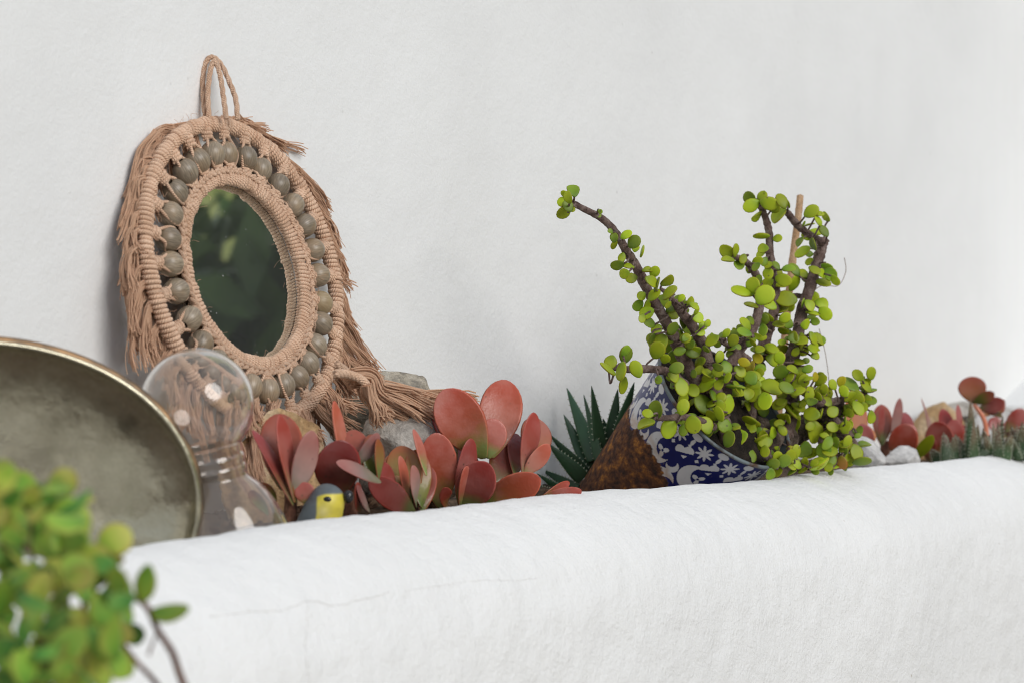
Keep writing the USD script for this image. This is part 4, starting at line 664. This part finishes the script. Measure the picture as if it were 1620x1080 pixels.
# ---------------------------------------------------------------- the jade bush
def c4(x, y): return 850 + x * 0.3519, 260 + y * 0.3519
def BD(px): return 2.45 + (px - 1190) * 0.0007
jade = thing('jade_bush', 'small leaved green jade bush growing out of the tilted tin', 'jade bush', at(1180, 700, 2.47))
ST = []   # polyline samples (px, py, D, r)
def branch(pts, w0, w1, dd=0.0, m='bark_grey', nm='branch', seed=0, dd1=None, gnarl=0.0):
    """pts in photograph pixels, widths in pixels"""
    n = 8 * len(pts); q = spline(pts, n); g = np.random.default_rng(seed + len(ST)); dd1 = dd if dd1 is None else dd1
    D = np.array([BD(x) for x, y in q]) + np.linspace(dd, dd1, n) + 0.006 * np.sin(np.linspace(0, 5, n) + g.uniform(0, 6))
    w = np.linspace(w0, w1, n) / FPX * D / 2; s = np.arange(n)
    w = w * (1 + 0.10 * (np.sin(s * 1.9) > 0.85) + 0.05 * g.normal(size=n) + gnarl * g.normal(size=n))
    p = np.array([at(x, y, d) for (x, y), d in zip(q, D)])
    v, f, uv = tube(p, w, 10)
    if gnarl: v = v + 0.004 * (fbm(v * 120, 3, seed) - 0.5)[:, None] * unit(np.array([0.3, -0.5, 0.8])) + gnarl * 0.012 * (fbm(v * 55 + 9, 3, seed)[:, None] - 0.5) * [1, 1, 1]
    obj(nm, (v, f), m, jade)
    for (x, y), d, r in zip(q, D, w): ST.append((x, y, d, r))
branch([(904, 320), (920, 329), (952, 346), (973, 367), (991, 397), (1008, 425), (1029, 468), (1050, 503), (1068, 538), (1079, 562), (1096, 592), (1120, 640), (1142, 690)], 9, 24, 0.0)
branch([(1068, 478), (1080, 497), (1093, 512), (1110, 541), (1117, 562), (1126, 600), (1140, 650), (1150, 700)], 13, 24, -0.02)
branch([(1046, 458), (1058, 466), (1070, 484)], 6, 10, -0.02)
branch([(1203, 326), (1212, 348), (1217, 372), (1218, 404), (1224, 440), (1228, 471), (1222, 502), (1211, 536), (1197, 580), (1188, 640), (1180, 700)], 10, 22, 0.01)
branch([(1160, 406), (1172, 410), (1186, 420), (1197, 438), (1203, 470), (1198, 500), (1188, 527), (1168, 556), (1152, 590), (1146, 650)], 9, 20, -0.01)
branch([(1246, 337), (1256, 350), (1270, 364), (1290, 378), (1303, 384)], 11, 14, 0.0)
branch([(1304, 378), (1300, 392), (1293, 415), (1283, 450), (1269, 492), (1262, 531), (1255, 558), (1248, 601), (1254, 640), (1240, 700)], 16, 24, 0.0)
branch([(963, 579), (984, 583), (1005, 584), (1026, 583), (1050, 586), (1064, 592), (1085, 610)], 9, 16, -0.02)
branch([(1040, 661), (1060, 660), (1080, 659), (1106, 664), (1130, 676)], 9, 12, -0.05)
branch([(1142, 541), (1155, 548), (1170, 557), (1186, 570)], 7, 11, -0.02)
branch([(1252, 612), (1268, 615), (1282, 625), (1300, 636), (1322, 634), (1345, 628), (1370, 620)], 18, 9, -0.03)
branch([(1205, 700), (1245, 690), (1282, 672), (1306, 656), (1326, 646)], 40, 30, 0.0, 'bark_gnarled', 'trunk', 5, gnarl=0.10)
branch([(1290, 650), (1306, 664), (1322, 672), (1334, 684)], 38, 26, -0.015, 'bark_gnarled', 'trunk', 6, gnarl=0.12)
branch([(1318, 668), (1336, 682), (1348, 700), (1354, 716), (1356, 730)], 20, 12, -0.03)
branch([(1296, 690), (1310, 710), (1330, 722)], 16, 8, -0.03)
branch([(1170, 730), (1190, 690), (1210, 668)], 46, 30, 0.02, 'bark_gnarled', 'trunk', 7, gnarl=0.08)
branch([(1210, 720), (1240, 735), (1275, 738)], 14, 9, -0.05)
branch([(1215, 476), (1232, 470), (1255, 468), (1278, 470)], 8, 8, 0.02)
ST = np.array(ST)
# the knot hole of a lopped limb
kc = at(1314, 659, BD(1314) - 0.040)
kr = [(0.011, -0.004), (0.0095, 0.003), (0.0075, 0.0052), (0.0055, 0.0045), (0.0045, 0.0015), (0.0030, 0.001), (0.0018, 0.0030), (0.0, 0.0035)]
v, f = lathe(kr, 24); v = v * 0.55 * (1 + 0.6 * (noise(v * 300, 4) - 0.5))[:, None]; kx, ky, kz = axes(unit(RT + 0.1 * ZZ), unit(-FW + 0.2 * RT + 0.2 * UP)); obj('lopped_knot', (place(v, kc, kx, ky, kz), f), 'bark_gnarled', jade)
LV4 = '''160 120 60 125 135 40 115 170 45 140 150 50 120 215 65 152 200 40 137 190 50 283 213 25 275 230 22 328 303 25 400 320 50 345 330 40 345 362 40 435 350 58 442 378 35 475 393 50 380 420 42 360 453 55 402 455 60 392 492 45 423 513 48
497 480 45 527 483 50 508 528 60 537 540 60 580 520 60 525 588 60 595 580 75 468 592 45 453 634 50 492 638 55 492 668 60 470 693 40 503 717 55 535 742 50 513 785 50 545 800 80 590 632 35 648 603 35 688 615 40 665 632 35 707 637 45 717 662 35 608 680 50 655 712 50 607 735 60 720 690 50 765 715 35 745 725 40 730 757 42 712 740 25 665 780 40 690 810 40 790 793 60 785 773 30 827 770 40 710 830 50 765 830 30
957 150 55 962 185 70 1012 148 50 1018 130 20 985 230 55 1040 175 70 1070 193 55 1100 165 65 1122 178 40 1090 232 75 1008 328 65 1080 335 38 1015 380 45 1005 405 40 990 435 50 1022 437 40 955 470 40 985 462 40 858 390 75 890 385 50 857 432 55 925 425 40 905 455 50
1038 490 50 1075 455 40 1080 495 50 1105 520 65 1130 470 55 1157 475 60 1155 535 70 1090 545 50 1035 533 50 1040 455 40 1195 493 45 918 570 85 972 545 65 945 585 60 1022 590 85 962 635 60 1042 630 65 1000 520 40 1120 607 85 1097 655 55 1113 690 50 1140 640 40 1045 690 40 1020 690 40 1085 720 50 1125 715 50 1105 750 45 1015 745 50 935 718 60 965 770 50 960 700 40 900 755 50 880 790 50 915 740 40 990 770 35 1000 830 50 1055 830 60 1105 830 45 970 800 40
1232 213 65 1270 222 40 1302 235 45 1265 253 48 1223 268 40 1197 268 25 1250 305 58 1288 303 52 1207 325 40 1245 358 52 1185 350 45 1195 395 70 1222 403 35 1225 438 38 1245 477 50 1275 493 45 1318 495 60 1303 462 50 1285 532 65 1340 520 48 1245 595 45 1277 630 55 1222 635 50 1240 670 60 1292 670 60 1197 625 40 1250 708 40 1208 720 50 1205 515 40 1187 797 60 1155 775 45 1240 780 55 1262 795 60 1240 828 55 1130 760 40 1100 800 35 1160 840 40 395 838 50'''
LV5 = '''395 115 70 330 148 55 318 178 75 378 190 75 383 250 70 445 180 70 515 43 45 540 95 75 575 133 55 605 10 45 665 43 45 690 75 50 700 105 60 730 150 60 703 200 35 545 228 35 625 175 60 610 215 50 645 260 75 697 273 60 648 303 65 655 350 65 692 328 45 762 250 78 750 342 98 797 305 65 823 343 50 850 340 85 820 380 65 843 435 65 700 428 72 757 433 70
592 443 85 537 360 70 497 380 45 490 430 72 515 412 40 820 125 50 850 170 55 812 170 45 855 220 50 825 215 45 893 258 75 895 290 60 925 210 65 975 270 75 1000 240 60 930 150 -50 962 175 -55 990 130 -45 1000 185 50 1025 325 80 960 220 60 1095 190 65 1135 222 50 1087 233 40 1050 265 95 1120 265 65 1100 300 40 912 390 80 890 440 40 925 435 50 905 490 80 865 495 70 985 470 60 870 563 75 950 563 75 1055 468 52 1025 508 60 990 520 45 967 510 45 910 530 50
1145 368 95 1170 427 48 1185 340 40 1240 460 95 1275 405 50 1225 385 60 1300 475 50 1235 320 50 1250 215 -40 1275 230 55 1245 275 45 1327 250 45 1370 237 -45 1405 255 80 1300 290 55 1380 280 50 1433 310 75 1440 355 65 1463 245 60 1497 278 52 1495 322 55 1185 270 50 1185 200 60 1215 180 45 1395 375 40 1385 410 35 1405 438 45 1430 465 55 1445 455 40 1440 480 30
1200 537 78 1140 558 -60 1073 542 40 1060 605 55 1080 640 50 1045 650 48 1110 590 60 1080 575 50 1165 610 45 1145 640 40 1195 632 45 1205 597 40 1240 560 60 1265 600 85 1290 545 70 1335 520 65 1305 510 60 1325 587 50 1370 600 -56 1340 615 45 1380 535 50 1310 620 40 1320 640 30 1250 640 35 1460 597 75 1290 480 40 1060 120 75 1050 90 60 1105 88 50 1090 130 50 1055 140 60 1185 58 70 1150 45 50 1190 100 55 1240 85 55 1250 120 45 1255 50 70 1175 150 50 1000 95 50 900 80 30 880 40 60 850 20 40 790 50 60 760 90 35 865 110 35 930 20 60 960 60 45 1010 40 40 640 100 50 590 60 40'''
LL = []
for txt, cv in ((LV4, c4), (LV5, c5)):
    n_ = list(map(float, txt.split()))
    for i in range(0, len(n_), 3): x, y = cv(n_[i], n_[i + 1]); LL.append((x, y, abs(n_[i + 2]) * 0.3519, n_[i + 2]))
g = np.random.default_rng(99)
LL.sort(key=lambda l: -l[2])
extra, twigs = [], []
def jade_leaf(x, y, L, back=False):
    dd = np.hypot(ST[:, 0] - x, ST[:, 1] - y); i = int(np.argmin(dd)); sx, sy, sD, sr = ST[i]; ds = dd[i]
    D = sD + (g.uniform(0.0, 0.05) if back else g.normal(-0.016, 0.014)) - (sr if ds < 8 else 0)
    if ds > 9: ux, uy = (x - sx) / ds, (y - sy) / ds
    else: a = g.uniform(0, 6.28); ux, uy = math.cos(a), math.sin(a)
    a = g.normal(0, 0.38); ux, uy = ux * math.cos(a) - uy * math.sin(a), ux * math.sin(a) + uy * math.cos(a)
    C = at(x, y, D); view = unit(EYE - C); ax = unit(ux * RT - uy * UP); n = turn(unit(0.8 * view + 0.35 * ZZ + 0.25 * g.normal(size=3)), ax, g.normal(0, 0.55))
    n = unit(n - ax * (ax @ n)); ax = turn(ax, np.cross(n, ax), g.normal(0, 0.35)); xx, yy, zz = axes(ax, n)
    Lm = L / FPX * D * 1.2; W = Lm * g.uniform(0.72, 0.95)
    v, f, uv = leaf(Lm, W, Lm * 0.27, 'round', cup=g.choice([0.05, 0.12, 0.2, 0.45]), bend=g.normal(0, 0.10), nu=8, nv=10)
    B = C - xx * Lm * 0.5
    S_ = at(sx, sy, sD)
    if np.linalg.norm(S_ - B) > 0.005 + sr:
        mid = (S_ + B) / 2 + 0.004 * g.normal(size=3); twigs.append(tube(spline([S_, mid, B + xx * 0.002], 7), 0.0011, 5))
    return place(v, B, xx, yy, zz), f, uv
for i, (x, y, L, tag) in enumerate(LL):
    v, f, uv = jade_leaf(x, y, L)
    low = y > 560
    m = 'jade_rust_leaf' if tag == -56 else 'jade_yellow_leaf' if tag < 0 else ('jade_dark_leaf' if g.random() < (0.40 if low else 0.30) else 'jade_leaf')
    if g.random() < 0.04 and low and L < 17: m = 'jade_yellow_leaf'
    if i < 296: obj('leaf', (v, f), m, jade, uv=uv)
    else: extra.append((v, f, uv))
for k in range(150):
    s = ST[g.integers(len(ST))]
    if s[1] < 470 or s[0] < 1062: continue
    L = g.uniform(11, 24); extra.append(jade_leaf(s[0] + g.normal(0, 11), min(s[1] + g.normal(0, 10), 735), L, True))
bright = []
for k in range(130):                       # the thick low skirt of small bright leaves over the edge of the tin
    x, y = g.uniform(1100, 1378), g.uniform(585, 738)
    if y > 757 - (x - 1190) * 0.10 - 8 or (x < 1200 and y > 640 + (x - 1100) * 0.8) : continue
    bright.append(jade_leaf(x, y, g.uniform(13, 23)))
v, f, uv = join(bright); obj('small_leaves', (v, f), 'jade_leaf', jade, uv=uv, kind='stuff')
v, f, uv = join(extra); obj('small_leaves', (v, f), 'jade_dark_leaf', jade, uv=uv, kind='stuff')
v, f, uv = join(twigs); obj('twigs', (v, f), 'bark_grey', jade, kind='stuff')

# bamboo stake and dry tendril
p = spline([at(1266, 310, 2.62), at(1262, 350, 2.615), at(1253, 420, 2.61), at(1241, 540, 2.60), at(1228, 700, 2.58)], 40); v, f, uv = tube(p, np.linspace(0.0040, 0.0046, 40) * (1 + 0.12 * (np.arange(40) % 13 == 6)), 10)
obj('stake', (v, f), 'bamboo', label='thin brown bamboo stake standing behind the jade bush', cat='stake')
p = spline([at(1336, 408, 2.62), at(1338, 430, 2.62), at(1326, 452, 2.60), at(1300, 452, 2.57), at(1278, 468, 2.55)], 30); v, f, uv = tube(p, 0.0006, 5)
obj('dry_tendril', (v, f), 'dry_straw', label='thin curled dry tendril right of the jade bush', cat='tendril')
p = spline([at(1296, 520, 2.58), at(1306, 560, 2.58), at(1312, 610, 2.58), at(1310, 640, 2.57)], 24); v, f, uv = tube(p, 0.0005, 5)
obj('dry_tendril', (v, f), 'dry_straw', label='dry hanging thread beside the lower right jade leaves', cat='tendril')

# ---------------------------------------------------------------- the blurred trailing plant in front
def c8(x, y): return x / 3.0, 720 + y / 3.0
trail = thing('trailing_plant', 'bushy green plant with round yellow edged leaves in the foreground corner', 'plant', at(60, 1400, 1.08))
g = np.random.default_rng(5); TP = []
def vine(pts, w, D0, D1):
    q = spline([(*c8(x, y),) for x, y in pts], 9 * len(pts)); D = np.linspace(D0, D1, len(q)); p = np.array([at(x, y, d) for (x, y), d in zip(q, D)])
    v, f, uv = tube(p, w / 3 / FPX * 1.05 / 2 * np.linspace(0.8, 1.2, len(q)), 8); obj('stem', (v, f), 'vine_stem', trail)
    for (x, y), d in zip(q, D): TP.append((x, y, d))
vine([(500, 540), (560, 620), (690, 710), (750, 830), (815, 930), (850, 1030), (900, 1180), (960, 1500)], 34, 1.06, 1.12)
vine([(560, 860), (640, 970), (740, 1080), (800, 1200), (860, 1500)], 28, 1.08, 1.12)
vine([(-40, 340), (80, 410), (200, 470), (330, 540), (440, 640), (520, 760)], 40, 1.08, 1.06)
vine([(-40, 830), (40, 900), (120, 1000), (160, 1200), (180, 1500)], 44, 1.0, 1.06)
vine([(310, 120), (330, 300), (380, 450), (400, 640), (380, 900), (360, 1200), (360, 1500)], 26, 1.10, 1.08)
vine([(120, 160), (150, 330), (160, 560), (200, 900), (240, 1200), (260, 1500)], 26, 1.06, 1.06)
vine([(740, 850), (720, 900), (705, 945)], 14, 1.09, 1.09)
TP = np.array(TP)
def tleaf(x, y, L, m, D=None, ang=None, flat=0.4):
    px, py = c8(x, y)
    if D is None: i = np.argmin(np.hypot(TP[:, 0] - px, TP[:, 1] - py)); D = TP[i, 2] + g.normal(-0.01, 0.03)
    C = at(px, py, D); view = unit(EYE - C); a = g.uniform(0, 6.28) if ang is None else math.radians(ang); ax = unit(math.cos(a) * RT + math.sin(a) * UP)
    n = turn(unit(0.8 * view + 0.5 * ZZ + flat * g.normal(size=3)), ax, g.normal(0, flat)); n = unit(n - ax * (ax @ n)); xx, yy, zz = axes(ax, n)
    Lm = L / 3 / FPX * D; v, f, uv = leaf(Lm, Lm * g.uniform(0.55, 1.0), Lm * 0.10, 'round', cup=g.uniform(-0.4, 0.5), bend=g.normal(0, 0.3), nu=9, nv=10)
    obj('leaf', (place(v, C - xx * Lm / 2, xx, yy, zz), f), m, trail, uv=uv)
TL, TD, TG = 'trailing_leaf', 'trailing_dark_leaf', 'trailing_gold_leaf'
for a_ in [(690, 605, 185, TL, 1.07, -100, 0.1), (800, 762, 190, TL, 1.08, -15, 0.9), (320, 330, 260, TL, 1.04, 80, 0.15), (305, 130, 150, TG, 1.08, 80, 0.3), (270, 170, 150, TL, 1.07, 100, 0.3), (150, 190, 110, TG, 1.05, 70), (40, 310, 160, TG, 1.04, 100), (540, 400, 170, TG, 1.09, 30, 0.3), (385, 210, 120, TG, 1.08, 20), (30, 130, 130, TL, 1.05, 90), (190, 640, 180, TG, 1.0, 90), (100, 560, 170, TL, 1.02, 60), (250, 790, 160, TD, 1.0, 40), (110, 840, 130, TD, 0.98, 90), (210, 940, 130, TD, 0.98, 10),
           (470, 900, 220, TL, 1.02, -60), (560, 980, 170, TL, 1.04, -60), (500, 850, 120, TD, 1.05, 0), (560, 720, 200, TD, 1.08, -90), (640, 850, 110, TD, 1.09, -80), (340, 900, 240, TL, 1.0, 20), (120, 1000, 200, TL, 0.98, 90), (260, 1060, 180, TL, 1.0, 0), (420, 560, 150, TL, 1.06, 45), (330, 620, 160, TL, 1.05, 200), (430, 1020, 180, TL, 1.03, 250), (480, 560, 170, TL, 1.07, 60)]:
    tleaf(*a_)
from shapely import Polygon, Point
poly = Polygon([(-90, 60), (60, 90), (130, 150), (330, 150), (400, 230), (410, 440), (560, 500), (600, 640), (590, 800), (600, 960), (545, 1130), (520, 1300), (-90, 1300)])
n_ = 0
while n_ < 185:
    x, y = g.uniform(-90, 620), g.uniform(50, 1300)
    if not poly.contains(Point(x, y)): continue
    c = g.random(); tleaf(x, y, g.uniform(105, 210), TG if c < 0.20 else TD if c < 0.45 else TL, D=1.06 + g.normal(0, 0.035)); n_ += 1

# ---------------------------------------------------------------- trees that the mirror looks back at
def tree(x, y, h, rad, label, leafmat, seed, z0=0.0, n=2600, size=0.16):
    g = np.random.default_rng(seed); t = thing('tree', label, 'tree', (x, y, z0), 'trees across the yard')
    p = np.array([(x + 0.08 * math.sin(k), y + 0.08 * math.cos(k * 1.3), z0 + h * 0.9 * k / 9) for k in range(10)]); limbs = [tube(p, np.linspace(0.04 * h, 0.008 * h, 10), 8)]
    cl = []
    for k in range(16):
        a, e = k * 2.4, g.uniform(0.25, 0.9); hz = z0 + h * (0.22 + 0.6 * k / 16); q = np.array([x, y, hz]); d = np.array([math.cos(a), math.sin(a), e]); L = rad * g.uniform(0.6, 0.95)
        limbs.append(tube(spline([q, q + d * L * 0.5, q + d * L + [0, 0, 0.1]], 6), np.linspace(0.012 * h, 0.004 * h, 6), 6)); cl += [q + d * L * f_ for f_ in (0.55, 0.8, 1.0)]
    obj('trunk', join([l[:2] for l in limbs]), 'tree_bark', t)
    cl = np.array(cl + [(x, y, z0 + h * f_) for f_ in (0.85, 0.95)]); c = cl[g.integers(len(cl), size=n)] + g.normal(0, rad * 0.17, (n, 3)); c[:, 2] = np.maximum(c[:, 2], z0 + 0.15 * h)
    V = []; 
    d = g.normal(size=(n, 3)); d /= np.linalg.norm(d, axis=1, keepdims=True); e = np.cross(d, g.normal(size=(n, 3))); e /= np.linalg.norm(e, axis=1, keepdims=True); s = size * g.uniform(0.6, 1.3, (n, 1))
    V = np.stack([c - d * s, c + e * s * 0.4, c + d * s, c - e * s * 0.4], 1).reshape(-1, 3); F = np.arange(4 * n).reshape(n, 4)
    obj('crown', (V, F), leafmat, t, smooth=False, uv=np.tile([(0, .5), (.5, 0.3), (1, .5), (.5, 0.7)], (n, 1)))
tree(8.6, -5.6, 2.95, 1.7, 'dense dark evergreen tree reflected in the mirror', 'tree_leaf', 1, n=24000, size=0.19)
tree(10.6, -4.4, 3.2, 1.7, 'dark bushy tree right of the first, across the yard', 'tree_leaf', 2, n=14000, size=0.19)
tree(8.0, -8.6, 3.2, 1.8, 'dark tree left of the first, across the yard', 'tree_leaf', 3, n=14000, size=0.19)
